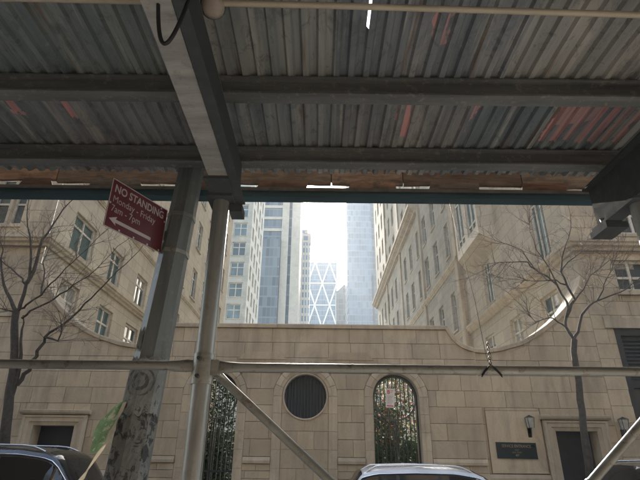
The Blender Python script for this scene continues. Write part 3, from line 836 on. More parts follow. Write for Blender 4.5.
MB().box((-26.9, 80.4, 61.6), (-12.9, 96.9, 61.9)).build('roof', MAT['trim'], mid)

tb = thing('office_tower', 'blue glass office tower with tall beige piers rising left of the bright sky', 'building', (-17, 160, 0))
MB().box((-31, 160.6, 0), (-8.0, 190, 126)).build('curtain_wall', MAT['curtain_blue'], tb)
for xa, xb, d in ((-24.1, -22.4, 1.0), (-14.3, -11.7, 1.2), (-10.6, -7.4, .9), (-31.2, -29.8, .8)):
    MB().box((xa, 160.6-d, 0), (xb, 160.7, 127)).build('pier', MAT['beige'], tb)
for z in [83.2+4.9*k for k in range(-1, 8)]:
    MB().box((-22.4, 160.25, z), (-14.3, 160.62, z+1.1)).build('spandrel_band', MAT['beige'], tb); MB().box((-29.8, 160.25, z), (-24.1, 160.62, z+1.1)).build('spandrel_band', MAT['beige'], tb)
MB().box((-26.5, 158, 0), (-14.4, 160.2, 74)).build('lower_glass_block', MAT['curtain_grey'], tb)
MB().box((-31, 160.6, 126), (-8, 190, 128)).build('parapet', MAT['beige'], tb)

tw = thing('stepped_tower', 'slender brown topped apartment tower at the edge of the sun glare', 'building', (-9, 220, 0))
MB().box((-13.5, 220, 0), (-4.9, 236, 100)).build('shaft', MAT['curtain_pale'], tw)
MB().box((-14.5, 220.4, 100), (-4.7, 236, 106)).build('crown', MAT['brown'], tw)
MB().box((-12.5, 222, 106), (-6.4, 234, 109)).build('penthouse', MAT['brown'], tw)
for k in range(6):
    MB().box((-13.45+1.45*k, 219.55, 0), (-13.0+1.45*k, 220.02, 100)).build('pier', MAT['beige'], tw)
for k in range(24):
    MB().box((-13.5, 219.0, 6+3.9*k), (-10.2 if k % 2 else -9, 220, 7.1+3.9*k)).build('balcony', MAT['beige'], tw)

td = thing('diagrid_tower', 'blue glass tower wrapped in a white diamond lattice in the gap of sky', 'building', (2, 350, 0))
zt = 142.0
MB().box((-9.2, 350.6, 0), (13.5, 375, zt)).build('curtain_wall', MAT['curtain_blue2'], td)
xw = 13.5+9.2; nb = 2; bw = xw/nb; hh = 35.2
zb = zt
while zb > 0:
    for k in range(nb):
        x0 = -9.2+k*bw; xm = x0+bw/2; x1 = x0+bw
        for (xa, za), (xb_, zb_) in (((xm, zb), (x0, zb-hh/2)), ((xm, zb), (x1, zb-hh/2)), ((x0, zb-hh/2), (xm, zb-hh)), ((x1, zb-hh/2), (xm, zb-hh))):
            if min(za, zb_) < 0: continue
            MB().tube([(xa, 350.3, za), (xb_, 350.3, zb_)], .62, 6).build('lattice_member', MAT['white_steel'], td)
    for z in (zb, zb-hh/2):
        if z > 0: MB().box((-9.3, 349.95, z-.4), (13.6, 350.62, z+.4)).build('ring_beam', MAT['white_steel'], td)
    zb -= hh
for k in range(4): MB().box((-8.5+5.6*k, 351, zt), (-8.2+5.6*k, 351.3, zt+2.5)).build('rooftop_post', MAT['white_steel'], td)
MB().box((-8.6, 350.95, zt+2.5), (8.7, 351.35, zt+2.9)).build('rooftop_rail', MAT['white_steel'], td)

tg = thing('office_block', 'blue grey office block with slanted roof at the foot of the glass tower', 'building', (19, 300, 0))
MB().prism([(11, 300, 0), (27.2, 300, 0), (27.2, 300, 110.5), (17, 300, 106.8), (11, 300, 101)], (0, 14, 0)).build('curtain_wall', MAT['curtain_grey'], tg)
tq = thing('glass_tower', 'tall pale blue glass tower right of the bright gap in the sky', 'building', (26, 260, 0))
MB().box((16.1, 260, 0), (31, 285, 215)).build('curtain_wall', MAT['curtain_sky'], tq)
MB().box((31.0, 262.5, 0), (41, 285, 190)).build('recessed_wing', MAT['curtain_blue'], tq)
MB().box((30.4, 258.6, 0), (31.2, 260.0, 98)).build('corner_fin', MAT['slate'], tq)

# ================================================================== SIDEWALK SHED
shed = thing('sidewalk_shed', 'sidewalk shed of corrugated steel roof sheets, steel beams, posts and pipe rails overhead', 'scaffold', (0, 0, .13))
PER, AMP = .075, .018
def deck_sheet(x0, nper, y0, y1, z):
    prof = [(0, 0), (.18, 0), (.32, 1), (.68, 1), (.82, 0), (1, 0)]
    xs = []
    for k in range(nper):
        for u, h in prof[:-1]: xs.append((x0+(k+u)*PER, z+h*AMP))
    xs.append((x0+nper*PER, z))
    V_ = []; F_ = []
    ny = 26 if y0 < 0 else 6
    rnd = random.Random(int(x0*77)+int(y0*9))
    sag = [.004*sin(j*1.3+x0*7) for j in range(ny+1)]
    for j in range(ny+1):
        y = y0+(y1-y0)*j/ny
        for i, (x, zz) in enumerate(xs): V_.append((x, y+ (rnd.uniform(-.006, .006) if j in (0, ny) else 0), zz+sag[j]*sin(pi*i/len(xs))))
    n = len(xs)
    for j in range(ny):
        for i in range(n-1):
            if y0 < 0 and .178 < xs[i][0] < .2 and 1.12 < y0+(y1-y0)*(j+.5)/ny < 1.52: continue     # a hole worn through the sheet
            F_.append((j*n+i, j*n+i+1, (j+1)*n+i+1, (j+1)*n+i))
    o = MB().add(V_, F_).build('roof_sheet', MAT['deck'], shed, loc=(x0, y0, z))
    md = o.modifiers.new('thickness', 'SOLIDIFY'); md.thickness = .0022; md.offset = 1
    return o
x = -5.6; k = 0
rs = random.Random(11)
while x < 5.6:
    n = rs.choice((8, 9, 11))
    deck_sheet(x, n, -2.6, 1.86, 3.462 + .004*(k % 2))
    x += n*PER-.004; k += 1
x = -5.75
while x < 5.6:
    n = rs.choice((8, 10, 11))
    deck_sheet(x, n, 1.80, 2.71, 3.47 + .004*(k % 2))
    x += n*PER-.004; k += 1
# purlins (run along the street)
for y in (-2.2, -1.4, -.2, .6, 1.22-.6, 1.84, 2.43):
    if y == .6: continue
    MB().ibeam((-5.8, y, 3.352), (5.8, y, 3.352), .075, .108, .011).build('purlin', MAT['purlin'], shed)
# edge beam: teal steel with a brown board on top, spacer boards under the roof edge
MB().box((-5.8, 2.80, 3.345), (5.8, 2.88, 3.388)).build('edge_beam', MAT['teal'], shed)
MB().box((-5.8, 2.79, 3.39), (5.8, 2.89, 3.412)).build('edge_board', MAT['board'], shed)
rs = random.Random(4); xk = -5.8
while xk < 5.75:
    wk = min(rs.uniform(.35, .95), 5.8-xk); n_ = max(2, int(wk/.06)); V_ = []; F_ = []; yk = 2.815+rs.uniform(-.006, .006); zk = 3.459+rs.uniform(-.012, .012)
    for i in range(n_+1):
        x_ = xk+.003+(wk-.006)*i/n_; zb_ = zk+rs.uniform(-.003, .003)
        V_ += [(x_, yk, zb_), (x_, yk, 3.62), (x_, yk+.022, zb_), (x_, yk+.022, 3.62)]
    for i in range(n_):
        a_ = 4*i; F_ += [(a_, a_+4, a_+5, a_+1), (a_+2, a_+3, a_+7, a_+6), (a_, a_+2, a_+6, a_+4), (a_+1, a_+5, a_+7, a_+3)]
    F_ += [(0, 1, 3, 2), (4*n_, 4*n_+2, 4*n_+3, 4*n_+1)]
    MB().add(V_, F_).build('kick_board', MAT['wood'], shed, loc=(xk, 2.82, 3.5)); xk += wk
xx = -5.7
while xx < 5.6:
    w = rs.uniform(.2, .36)
    MB().prism([(xx, 2.80, 3.414), (xx+w+rs.uniform(-.03, .03), 2.80, 3.414), (xx+w, 2.80, 3.472), (xx+rs.uniform(0, .03), 2.80, 3.472)], (0, .014, 0)).build('spacer_board', MAT['wood'], shed)
    xx += w + rs.uniform(.2, .3)
MB().box((-5.8, 2.845, 3.50), (5.8, 2.87, 4.4)).build('parapet_board', MAT['teal'], shed)
# cross beams
def cross_beam(x, y1, mat):
    MB().ibeam((x, -2.6, 3.05), (x, y1, 3.05), .098, .30, .014).build('cross_beam', mat, shed)
cross_beam(-.525, 2.07, MAT['beam'])
MB().box((-.470, -2.6, 3.04), (-.425, 2.36, 3.052)).box((-.470, -2.6, 3.0525), (-.462, 2.36, 3.30)).build('side_channel', MAT['beam_dark'], shed)
cross_beam(1.755, 2.68, MAT['beam_dark']); cross_beam(-2.81, 2.5, MAT['beam_dark']); cross_beam(4.03, 2.6, MAT['beam_dark'])
PY = 2.30
posts = [(-.545, 3.03), (1.755, 3.045), (-2.81, 3.045), (4.03, 3.045)]
for x, zt_ in posts:
    for y in (PY, -1.6):
        po = MB().tube([(x, y, .135), (x, y, zt_)], .0435, 20).build('post', MAT['galv'], shed, smooth=40)
        MB().box((x-.09, y-.09, .131), (x+.09, y+.09, .143)).build('base_plate', MAT['galv_pipe'], po)
        MB().tube([(x, y, 2.05), (x, y, 2.19)], .051, 18).build('collar', MAT['galv_pipe'], po, smooth=40)
        for dz in (-.04, .04): MB().tube([(x-.01, y-.045, 2.12+dz), (x-.01, y-.078, 2.12+dz)], .009, 6).build('collar_bolt', MAT['beam_dark'], po)
        MB().box((x-.07, y-.08, zt_-.012), (x+.07, y+.10, zt_+.004)).build('head_plate', MAT['beam_dark'], po)
# saddle under the left beam end and its bracket
MB().box((-.60, 2.075, 3.034), (-.47, 2.42, 3.05)).box((-.60, 2.40, 3.05), (-.47, 2.416, 3.2)).build('saddle_plate', MAT['beam_dark'], shed)
MB().box((-.50, 2.3, 2.965), (-.43, 2.4, 3.01)).build('saddle_bracket', MAT['beam_dark'], shed)
MB().box((1.70, 2.52, 3.005), (1.83, 2.70, 3.046)).build('saddle_bracket', MAT['beam_dark'], shed)
MB().tube([(1.745, 2.60, 3.056), (1.745, 2.62, 3.105)], .012, 8).build('clamp_bolt', MAT['galv'], shed, smooth=40)
MB().tube([(1.735, 2.66, 3.065), (1.77, 2.50, 3.075)], .010, 8).build('clamp_bolt', MAT['galv'], shed, smooth=40)
# rails with flattened ends
def rail(xa, xb, z, r=.0215, name='rail_pipe', za=None):
    zb_ = z if za is None else za
    pts = [(xa, PY, z), (xa+.045, PY, z), (xa+.09, PY, z), (xa+.16, PY, z)]
    m = MB(); n = 14; V_ = []; F_ = []
    stn = [(0, 1.25, .3), (.03, 1.4, .35), (.07, 1.2, .75), (.13, 1, 1)]
    L_ = xb-xa; stn = stn + [(L_-s, a, b) for s, a, b in stn[::-1]]
    for s, a, b in stn:
        zz = z+(zb_-z)*s/L_
        for k in range(n):
            V_.append((xa+s, PY+.0+r*b*sin(2*pi*k/n), zz+r*a*cos(2*pi*k/n)))
    for i in range(len(stn)-1):
        for k in range(n): F_.append((i*n+k, i*n+(k+1) % n, (i+1)*n+(k+1) % n, (i+1)*n+k))
    F_ += [tuple(range(n)), tuple((len(stn)-1)*n+k for k in range(n))[::-1]]
    return m.add(V_, F_).build(name, MAT['galv_pipe'], shed, smooth=50)
rail(-2.77, -.595, 2.135); rail(-.497, 1.705, 2.13); rail(1.805, 3.98, 2.13)
MB().tube([(.155, PY, 2.13), (.165, PY, 2.13)], .0235, 14).build('pipe_joint', MAT['galv_pipe'], shed)
def brace(a, b, r=.0195):
    a, b = Vector(a), Vector(b); t = (b-a).normalized(); L_ = (b-a).length
    o = MB().tube([a, a+t*.03, a+t*.08, a+t*(L_*.26)], [r*1.25, r*1.15, r, r], 14).build('brace_pipe', MAT['galv_pipe'], shed, smooth=40)
    MB().tube([a+t*(L_*.25), b], r*1.16, 14).build('brace_sleeve', MAT['galv_pipe'], o, smooth=40)
    return o
brace((-.50, PY+.05, 2.115), (1.74, PY+.05, .25))
brace((1.71, PY-.05, 2.13), (-.50, PY-.05, .25))
MB().box((-.503, PY-.03, 2.09), (-.47, PY+.075, 2.16)).build('brace_clamp', MAT['galv_pipe'], shed)
MB().box((1.69, PY-.075, 2.09), (1.715, PY+.03, 2.16)).build('brace_clamp', MAT['galv_pipe'], shed)

# ---- things hung from the shed
cd = MB().tube([(-5.6, 1.325, 3.402), (-1.2, 1.33, 3.40), (0, 1.345, 3.398), (1.3, 1.372, 3.396), (5.6, 1.42, 3.40)], .0125, 10).build('conduit', MAT['conduit'], None, smooth=40)
tag(cd, 'thin cream conduit running under the roof sheets overhead', 'conduit')
bl = thing('bulkhead_lamp', 'round unlit bulkhead lamp hung beside the grey cross beam', 'lamp', (-.435, 1.36, 3.38))
MB().tube([(-.455, 1.36, 3.45), (-.455, 1.36, 3.40)], .028, 14).build('mounting_box', MAT['beam_dark'], bl, smooth=40)
V_ = []; pr = [(.0, -.075), (.022, -.072), (.04, -.055), (.048, -.03), (.048, .0), (.036, .018), (.0, .02)]
ax = Vector((.25, -.45, -.85)).normalized(); px = ax.orthogonal().normalized(); py = ax.cross(px); c0 = Vector((-.435, 1.34, 3.375))
def lathe(pr, c0, ax, n=24):
    px = ax.orthogonal().normalized(); py = ax.cross(px); V_ = []; F_ = []
    for r, h in pr:
        for k in range(n): V_.append(c0 - ax*h + (px*cos(2*pi*k/n)+py*sin(2*pi*k/n))*max(r, .0005))
    for i in range(len(pr)-1):
        for k in range(n): F_.append((i*n+k, i*n+(k+1) % n, (i+1)*n+(k+1) % n, (i+1)*n+k))
    return MB().add(V_, F_)
lathe([(0, -.02), (.03, -.018), (.044, -.005), (.046, .03), (.046, .05), (0, .055)], c0, ax).build('lamp_cover', MAT['lamp'], bl, smooth=50)
lathe([(.047, .02), (.052, .022), (.052, .058), (0, .06)], c0, ax).build('lamp_housing', MAT['beam_dark'], bl, smooth=40)
loop = []
for i in range(33):
    t = i/32; u_ = 2*t-1
    loop.append((-.468+.062*u_*(1+.25*abs(u_)) , 1.05-.02*u_, 2.868+.36*abs(u_)**2.2))
cb = MB().tube(loop, .0065, 8).build('hanging_cable', MAT['rubber'], None, smooth=60)
tag(cb, 'black cable hanging in a loop below the grey cross beam', 'cable')
hw = MB().tube([(.86, 2.79, 3.345), (.85, 2.62, 2.9), (.825, 2.42, 2.5), (.81, 2.32, 2.2), (.812, 2.30, 2.155)], .0014, 5)
for s in (-1, 1):
    for q in range(2):
        hw.tube([(.81+s*.048, 2.278, 2.103-.008*q), (.81+s*.022, 2.275, 2.128), (.81, 2.274, 2.152), (.81-s*.02, 2.275, 2.126+.01*q), (.81-s*.045, 2.278, 2.108)], .0026, 6)
for q in range(5):
    hw.tube([(.81, 2.275, 2.15+.022*q), (.804, 2.277, 2.16+.022*q), (.81, 2.28, 2.172+.022*q), (.816, 2.277, 2.16+.022*q), (.81, 2.274, 2.15+.022*q)], .0022, 5)
hwo = hw.build('tie_wire', MAT['rubber'], None, smooth=60); tag(hwo, 'thin dark tie wire knotted round the pipe rail and running up to the shed edge', 'wire')

# ---- street light pole, sign and bills
def pole_c(z): t = (z-.13)/(3.43-.13); return (-1.02+.19*t, 2.6)
def pole_r(z): return .118-.041*max(0, min(1, (z-.13)/3.3)) if z < 3.43 else .077-.006*(z-3.43)
sl_ = thing('street_light', 'grey green octagonal street light pole plastered with torn bills beside the shed post', 'street light', (-1.02, 2.6, .13))
zz = [.13, .5, 1.0, 1.5, 2.0, 2.5, 3.0, 3.43, 5, 7, 8.5]
MB().tube([(*pole_c(z), z) for z in zz], [pole_r(z) for z in zz], 8, phase=pi/8).build('pole', MAT['pole'], sl_)
MB().box((-1.2, 2.42, .131), (-.84, 2.78, .30)).build('base_plinth', MAT['pole'], sl_)
tp = pole_c(8.5); MB().tube([(tp[0], 2.6, 8.3), (tp[0], 3.4, 8.9), (tp[0], 5.2, 9.2)], [.05, .04, .035], 10).build('lamp_arm', MAT['pole'], sl_, smooth=40)
MB().obox((tp[0], 5.5, 9.19), (.13, 0, 0), (0, .36, .02), (0, -.004, .06)).build('lamp_head', MAT['pole'], sl_)
for z in (2.83, 3.07):
    MB().tube([(*pole_c(z), z-.012), (*pole_c(z+.024), z+.012)], pole_r(z)+.004, 8, phase=pi/8).build('sign_strap', MAT['galv_pipe'], sl_)

def text_mesh(s, size, align='LEFT', bold=0.0):
    cu = bpy.data.curves.new('lettering', 'FONT'); cu.body = s; cu.size = size; cu.align_x = align; cu.offset = bold; cu.resolution_u = 3
    ob_ = bpy.data.objects.new('lettering', cu); COL.objects.link(ob_)
    dg = bpy.context.evaluated_depsgraph_get(); me = bpy.data.meshes.new_from_object(ob_.evaluated_get(dg))
    V_ = [v.co.copy() for v in me.vertices]; F_ = [tuple(p.vertices) for p in me.polygons]
    bpy.data.objects.remove(ob_); bpy.data.curves.remove(cu); return V_, F_
class Board:
    """flat board frame: origin lower left, axes u, v, normal n"""
    def __init__(s, O, u, v, n): s.O, s.u, s.v, s.n = Vector(O), Vector(u), Vector(v), Vector(n)
    def p(s, a, b, d=0): return s.O + s.u*a + s.v*b + s.n*d
    def rect(s, m, a0, b0, a1, b1, d0, d1):
        q = [s.p(a0,b0,d0), s.p(a1,b0,d0), s.p(a1,b1,d0), s.p(a0,b1,d0), s.p(a0,b0,d1), s.p(a1,b0,d1), s.p(a1,b1,d1), s.p(a0,b1,d1)]
        return m.add(q, [(0,3,2,1),(4,5,6,7),(0,1,5,4),(1,2,6,5),(2,3,7,6),(3,0,4,7)])
    def text(s, m, txt, size, a, b, d, align='LEFT', sx=1.0, bold=0.0):
        V_, F_ = text_mesh(txt, size, align, bold)
        return m.add([s.p(a+v.x*sx, b+v.y, d) for v in V_], F_)
sg = Board((-1.112, 2.185, 2.816), (.447, .894, 0), (0, 0, 1), (.894, -.447, 0))
SW, SH = .412, .283
ns = thing('parking_sign', 'maroon parking sign with white lettering and left pointing arrow on the street light pole', 'sign', (-1.02, 2.37, 2.816))
m = MB(); sg.rect(m, 0, 0, SW, SH, 0, .0025); m.build('sign_plate', MAT['maroon'], ns)
m = MB(); e = .0045
for r in ((0, 0, SW, e), (0, SH-e, SW, SH), (0, e, e, SH-e), (SW-e, e, SW, SH-e)): sg.rect(m, *r, .0026, .0034)
m.build('sign_border', MAT['sign_white'], ns)
m = MB(); sg.text(m, 'NO STANDING', .064, .022, .212, .0034, 'LEFT', .825, .0014); m.build('lettering', MAT['sign_white'], ns)
m = MB(); sg.text(m, 'Monday - Friday', .056, .022, .152, .0034, 'LEFT', .84); m.build('lettering', MAT['sign_white'], ns)
m = MB(); sg.text(m, '7am - 7pm', .056, .022, .098, .0034, 'LEFT', .84); m.build('lettering', MAT['sign_white'], ns)
m = MB(); q = [(.022, .053), (.072, .079), (.066, .062), (.318, .062), (.318, .043), (.066, .043), (.072, .027)]
m.add([sg.p(a, b, .0034) for a, b in q], [(0, 1, 2), (0, 2, 5), (0, 5, 6), (2, 3, 4, 5)]); m.build('arrow', MAT['sign_white'], ns)
for a, b in ((.012, .14), (.10, .012), (.2, .012), (.3, .012), (.39, .012), (.36, .27), (.40, .2)):
    m = MB(); sg.rect(m, a-.005, b-.005, a+.005, b+.005, .0026, .0042); m.build('rivet', MAT['sign_white'], ns)
m = MB(); sg.rect(m, SW-.01, .09, SW+.03, .15, -.004, -.001); m.build('sign_bracket', MAT['galv_pipe'], ns)

def bill(name, label, z0, z1, mat, a0=-115, a1=22, off=.004, rag=.012, seed=1):
    rnd = random.Random(seed); V_ = []; F_ = []; nz, na = 14, 24
    for j in range(nz+1):
        for i in range(na+1):
            t = i/na; a = radians(a0+(a1-a0)*t); z = z0+(z1-z0)*j/nz
            if j == 0 or j == nz: z += rnd.uniform(-rag, rag)
            if i == 0 or i == na: a += rnd.uniform(-.06, .06)
            c = pole_c(z)
            # distance to an octagon
            ph = (a - pi/8) % (pi/4) ; rr = pole_r(z)*cos(pi/8)/cos(((a) % (pi/4)) - pi/8)
            rr += off + rnd.uniform(0, .003)
            V_.append((c[0]+rr*cos(a), c[1]+rr*sin(a), z))
    for j in range(nz):
        for i in range(na): F_.append((j*(na+1)+i, j*(na+1)+i+1, (j+1)*(na+1)+i+1, (j+1)*(na+1)+i))
    o = MB().add(V_, F_).build(name, mat, None); tag(o, label, 'poster', 'bills pasted on the street light pole')
    md = o.modifiers.new('paper', 'SOLIDIFY'); md.thickness = .0008; md.offset = 1
    return o
bill('pasted_bill', 'scuffed grey bill with a round black print high on the street light pole', 1.93, 2.21, MAT['bill'], -165, -15, .009, .010, 2)
bill('pasted_bill', 'torn black smeared bill pasted below the round print on the pole', 1.60, 1.925, MAT['bill_dark'], -168, -12, .0105, .016, 3)
bill('pasted_bill', 'small pale label stuck at the top of the bills on the pole', 2.155, 2.20, MAT['bill_pale'], -105, -58, .013, .004, 12)
bill('pasted_bill', 'narrow torn paper remnant above the bills on the pole', 2.26, 2.36, MAT['bill'], -150, -118, .005, .02, 14)
# green torn leaflet sticking out at the left
gl = [(0, 0), (.028, .035), (.05, .075), (.085, .15), (.10, .215), (.085, .255), (.05, .225), (.012, .15), (-.004, .07)]
def leaf_pt(a, b): return (-.985-b*.28-.0, 2.50-.06*a-.25*b*b, 1.73 + 0)
V_ = []
edgeR = [(-.968, 1.99), (-.98, 1.955), (-.992, 1.915), (-1.003, 1.87), (-1.02, 1.82), (-1.046, 1.785), (-1.066, 1.757)]
edgeL = [(-.975, 1.992), (-1.012, 1.958), (-1.038, 1.93), (-1.062, 1.89), (-1.078, 1.845), (-1.082, 1.80), (-1.083, 1.752)]
rl = random.Random(8)
for (xr, zr), (xl, zl) in zip(edgeR, edgeL):
    for t in range(5):
        f = t/4; V_.append((xr+(xl-xr)*f+rl.uniform(-.003, .003)*(1+2.2*(t == 4)), 2.53-.05*f*f+rl.uniform(-.012, .012), zr+(zl-zr)*f+rl.uniform(-.004, .004)))
F_ = [(5*i+j, 5*i+j+1, 5*(i+1)+j+1, 5*(i+1)+j) for i in range(6) for j in range(4)]
o = MB().add(V_, F_).build('torn_leaflet', MAT['leaflet'], None); tag(o, 'crumpled green leaflet peeling off the left side of the street light pole', 'leaflet')
md = o.modifiers.new('paper', 'SOLIDIFY'); md.thickness = .001
o = MB()
pts = [(-.968, 2.50, 1.985), (-.978, 2.495, 1.94), (-.992, 2.49, 1.89), (-1.0, 2.488, 1.85), (-1.018, 2.486, 1.80), (-1.04, 2.485, 1.76), (-1.06, 2.482, 1.72), (-1.083, 2.48, 1.675), (-1.10, 2.477, 1.64), (-1.12, 2.475, 1.60), (-1.13, 2.475, 1.57)]
V_ = []
for i, p_ in enumerate(pts):
    w = .0075+.0045*sin(i*2.6)+.002*sin(i*5.1); V_ += [(p_[0]-w, p_[1], p_[2]), (p_[0]+w, p_[1]+.01, p_[2]+.006)]
o.add(V_, [(2*i, 2*i+1, 2*i+3, 2*i+2) for i in range(len(pts)-1)])
oo_ = o.build('tape_strip', MAT['tape'], None); tag(oo_, 'pale strip of torn paper tape hanging below the green leaflet', 'tape')
md = oo_.modifiers.new('paper', 'SOLIDIFY'); md.thickness = .0012

# ================================================================== THINGS ON AND BEHIND THE SCREEN WALL
def gate(c, label):
    g = thing('arched_gate', label, 'gate', (c, 13.72, .13), 'arched iron gates in the screen wall')
    y = 13.72
    V_ = arch_pts(c, AR-.02, 24, .15)
    MB().tube([(a, y, b) for a, b in V_], .022, 8).build('gate_frame', MAT['iron'], g, smooth=40)
    N = 40
    ring = MB(); RV = []; RF = []
    for i in range(N):
        a = 2*pi*i/N
        for r, yy_ in ((.545, y-.03), (.595, y-.03), (.595, y+.03), (.545, y+.03)): RV.append((c+r*cos(a), yy_, AZ+r*sin(a)))
    for i in range(N):
        for j in range(4): RF.append((4*i+j, 4*((i+1) % N)+j, 4*((i+1) % N)+(j+1) % 4, 4*i+(j+1) % 4))
    ring.add(RV, RF).build('gate_ring', MAT['iron_worn'], g, smooth=30)
    nb_ = 10
    for i in range(nb_):
        x_ = c-.5+i*1.0/(nb_-1)
        zt_ = AZ+sqrt(max(0, (AR-.03)**2-(x_-c)**2))
        MB().box((x_-.013, y-.013, .16), (x_+.013, y+.013, zt_)).build('gate_bar', MAT['iron'], g)
    MB().box((c-.022, y-.02, .16), (c+.022, y+.02, AZ-.57)).build('meeting_stile', MAT['iron'], g)
    for z in (.3, 1.35): MB().box((c-.6, y-.02, z), (c+.6, y+.02, z+.05)).build('gate_rail', MAT['iron'], g)
    return g
gate(-2.8, 'arched iron gate with ring, half hidden behind the shed post')
gate(2.1, 'arched iron gate with ring and a white notice, flowering shrubs behind')
nb0 = Board((1.84, 13.67, 2.99), (.995, 0, -.06), (.07, 0, .995), (0, -1, 0))
nt = thing('paper_notice', 'white notice with red print tied to the arched gate', 'notice', (1.95, 13.68, 2.99))
m = MB(); nb0.rect(m, 0, 0, .24, .5, 0, .004); m.build('sheet', MAT['paper'], nt)
m = MB()
for r in ((.03, .03, .21, .055), (.12, .44, .20, .452), (.12, .40, .18, .41)): nb0.rect(m, *r, .0042, .0052)
nb0.text(m, 'B', .14, .03, .36, .0046, 'LEFT', 1, .004)
m.build('red_print', MAT['red_ink'], nt)
m = MB()
for k in range(6): nb0.rect(m, .04, .09+.04*k, .16+.04*((k*7) % 3)/2, .10+.04*k, .0042, .0052)
m.build('grey_print', MAT['grey_ink'], nt)
# plaque
pl = Board((4.642, WY-.045, 1.755), (1, 0, -.012), (0, 0, 1), (0, -1, 0))
pq = thing('plaque', 'dark green service entrance plaque with pale lettering beside the right doorway', 'sign', (5.16, WY-.04, 1.755))
m = MB(); pl.rect(m, 0, 0, 1.04, .385, -.02, .012); m.build('plaque_plate', MAT['plaque'], pq)
for s_, size, b, bo in (('SERVICE ENTRANCE', .098, .265, .001), ('WEST', .05, .185, 0), ('62ND STREET', .05, .13, 0), ('407', .075, .055, .002)):
    m = MB(); pl.text(m, s_, size, .52, b, .0135, 'CENTER', .86, bo); m.build('lettering', MAT['bronze'], pq)
def wall_lamp(x, z, label):
    w = thing('wall_lamp', label, 'lamp', (x, WY-.02, z-.3), 'wall lanterns beside the right service door')
    y = WY-.16
    MB().box((x-.05, WY-.03, z-.36), (x+.05, WY-.012, z-.12)).build('back_plate', MAT['black'], w)
    MB().tube([(x, WY-.03, z-.27), (x, WY-.13, z-.29), (x, y, z-.2), (x, y, z-.13)], .016, 8).build('arm', MAT['black'], w, smooth=40)
    MB().add([(x-.06, y-.06, z-.13), (x+.06, y-.06, z-.13), (x+.06, y+.06, z-.13), (x-.06, y+.06, z-.13), (x-.085, y-.085, z+.12), (x+.085, y-.085, z+.12), (x+.085, y+.085, z+.12), (x-.085, y+.085, z+.12)], [(0,3,2,1),(0,1,5,4),(1,2,6,5),(2,3,7,6),(3,0,4,7)]).build('lantern_glass', MAT['lantern_glass'], w)
    m = MB()
    for sx in (-1, 1):
        for sy in (-1, 1): m.tube([(x+sx*.061, y+sy*.061, z-.135), (x+sx*.087, y+sy*.087, z+.125)], .008, 6)
    m.build('lantern_frame', MAT['black'], w)
    MB().add([(x-.1, y-.1, z+.12), (x+.1, y-.1, z+.12), (x+.1, y+.1, z+.12), (x-.1, y+.1, z+.12), (x, y, z+.19)], [(0,3,2,1),(0,1,4),(1,2,4),(2,3,4),(3,0,4)]).build('lantern_cap', MAT['black'], w)
wall_lamp(5.58, 2.62, 'black wall lantern above the service entrance plaque')
wall_lamp(8.05, 2.6, 'black wall lantern right of the right service doorway')
# shrubs in the courtyard seen through the gates
def shrub(x, y, rx, ry, h, n, mats, label, seed, z0=.13):
    rnd = random.Random(seed)
    s_ = thing('courtyard_shrub', label, 'shrub', (x, y, z0), 'shrubs behind the gates')
    st = MB()
    for k in range(6):
        a = rnd.uniform(0, 6.28); st.tube([(x+.08*cos(a), y+.08*sin(a), z0), (x+rx*.4*cos(a), y+ry*.4*sin(a), z0+h*.5), (x+rx*.6*cos(a+.4), y+ry*.6*sin(a+.4), z0+h*.9)], [.03, .02, .006], 5)
    st.build('stems', MAT['bark'], s_)
    packs = {k: MB() for k in mats}
    keys = list(mats)
    for _ in range(n):
        while True:
            a, b, c_ = rnd.uniform(-1, 1), rnd.uniform(-1, 1), rnd.uniform(0, 1)
            if a*a+b*b < 1.0-.45*c_**3: break
        p_ = Vector((x+a*rx, y+b*ry, z0+.05+c_*h))
        hgt = p_.z
        k = mats[keys[0]]
        pick = keys[0]
        for kk in keys[1:]:
            lo_, hi_, pr_ = mats[kk]
            if lo_ < hgt < hi_ and rnd.random() < pr_: pick = kk; break
        u = Vector((rnd.gauss(0, 1), rnd.gauss(0, 1), rnd.gauss(0, .6))).normalized(); v = u.orthogonal().normalized(); v = (v*cos(rnd.uniform(0, 6.28))+u.cross(v)*sin(rnd.uniform(0, 6.28)))
        L_ = rnd.uniform(.035, .075); w = L_*.45
        packs[pick].add([p_-u*L_, p_+v*w, p_+u*L_, p_-v*w], [(0, 1, 2, 3)])
    for kk, mb_ in packs.items():
        if mb_.f:
            o = mb_.build('foliage' if kk == keys[0] else 'blossom', MAT[kk], s_); o['kind'] = 'stuff'
FM = lambda d: d
shrub(2.0, 16.2, .8, .6, 3.1, 7500, {'leaf': (0, 9, 1), 'petal_red': (2.1, 9, .06), 'petal_white': (2.1, 9, .07), 'petal_yellow': (2.0, 9, .08)}, 'green shrub with red, white and yellow blossom behind the gate with the notice', 5)
shrub(2.5, 17.6, 1.3, .8, 4.4, 11000, {'leaf': (0, 9, 1), 'petal_red': (2.5, 9, .12), 'petal_white': (2.4, 9, .2), 'petal_yellow': (2.3, 9, .14)}, 'taller blossoming shrub farther back behind the gate with the notice', 6)
shrub(1.5, 15.0, .5, .35, 1.9, 3600, {'leaf': (0, 9, 1)}, 'low dark green shrub close behind the gate with the notice', 7)
shrub(2.8, 14.95, .5, .35, 2.0, 3600, {'leaf': (0, 9, 1)}, 'low green shrub at the right foot of the gate with the notice', 17)
shrub(-3.1, 15.3, .8, .5, 2.2, 5600, {'leaf': (0, 9, 1), 'leaf_light': (0, 9, .18)}, 'dense green shrub behind the gate beside the shed post', 8)
shrub(-3.6, 16.8, 1.1, .7, 4.3, 9000, {'leaf': (0, 9, 1), 'leaf_light': (1.8, 9, .25)}, 'pale blossoming shrub farther behind the gate beside the shed post', 9)

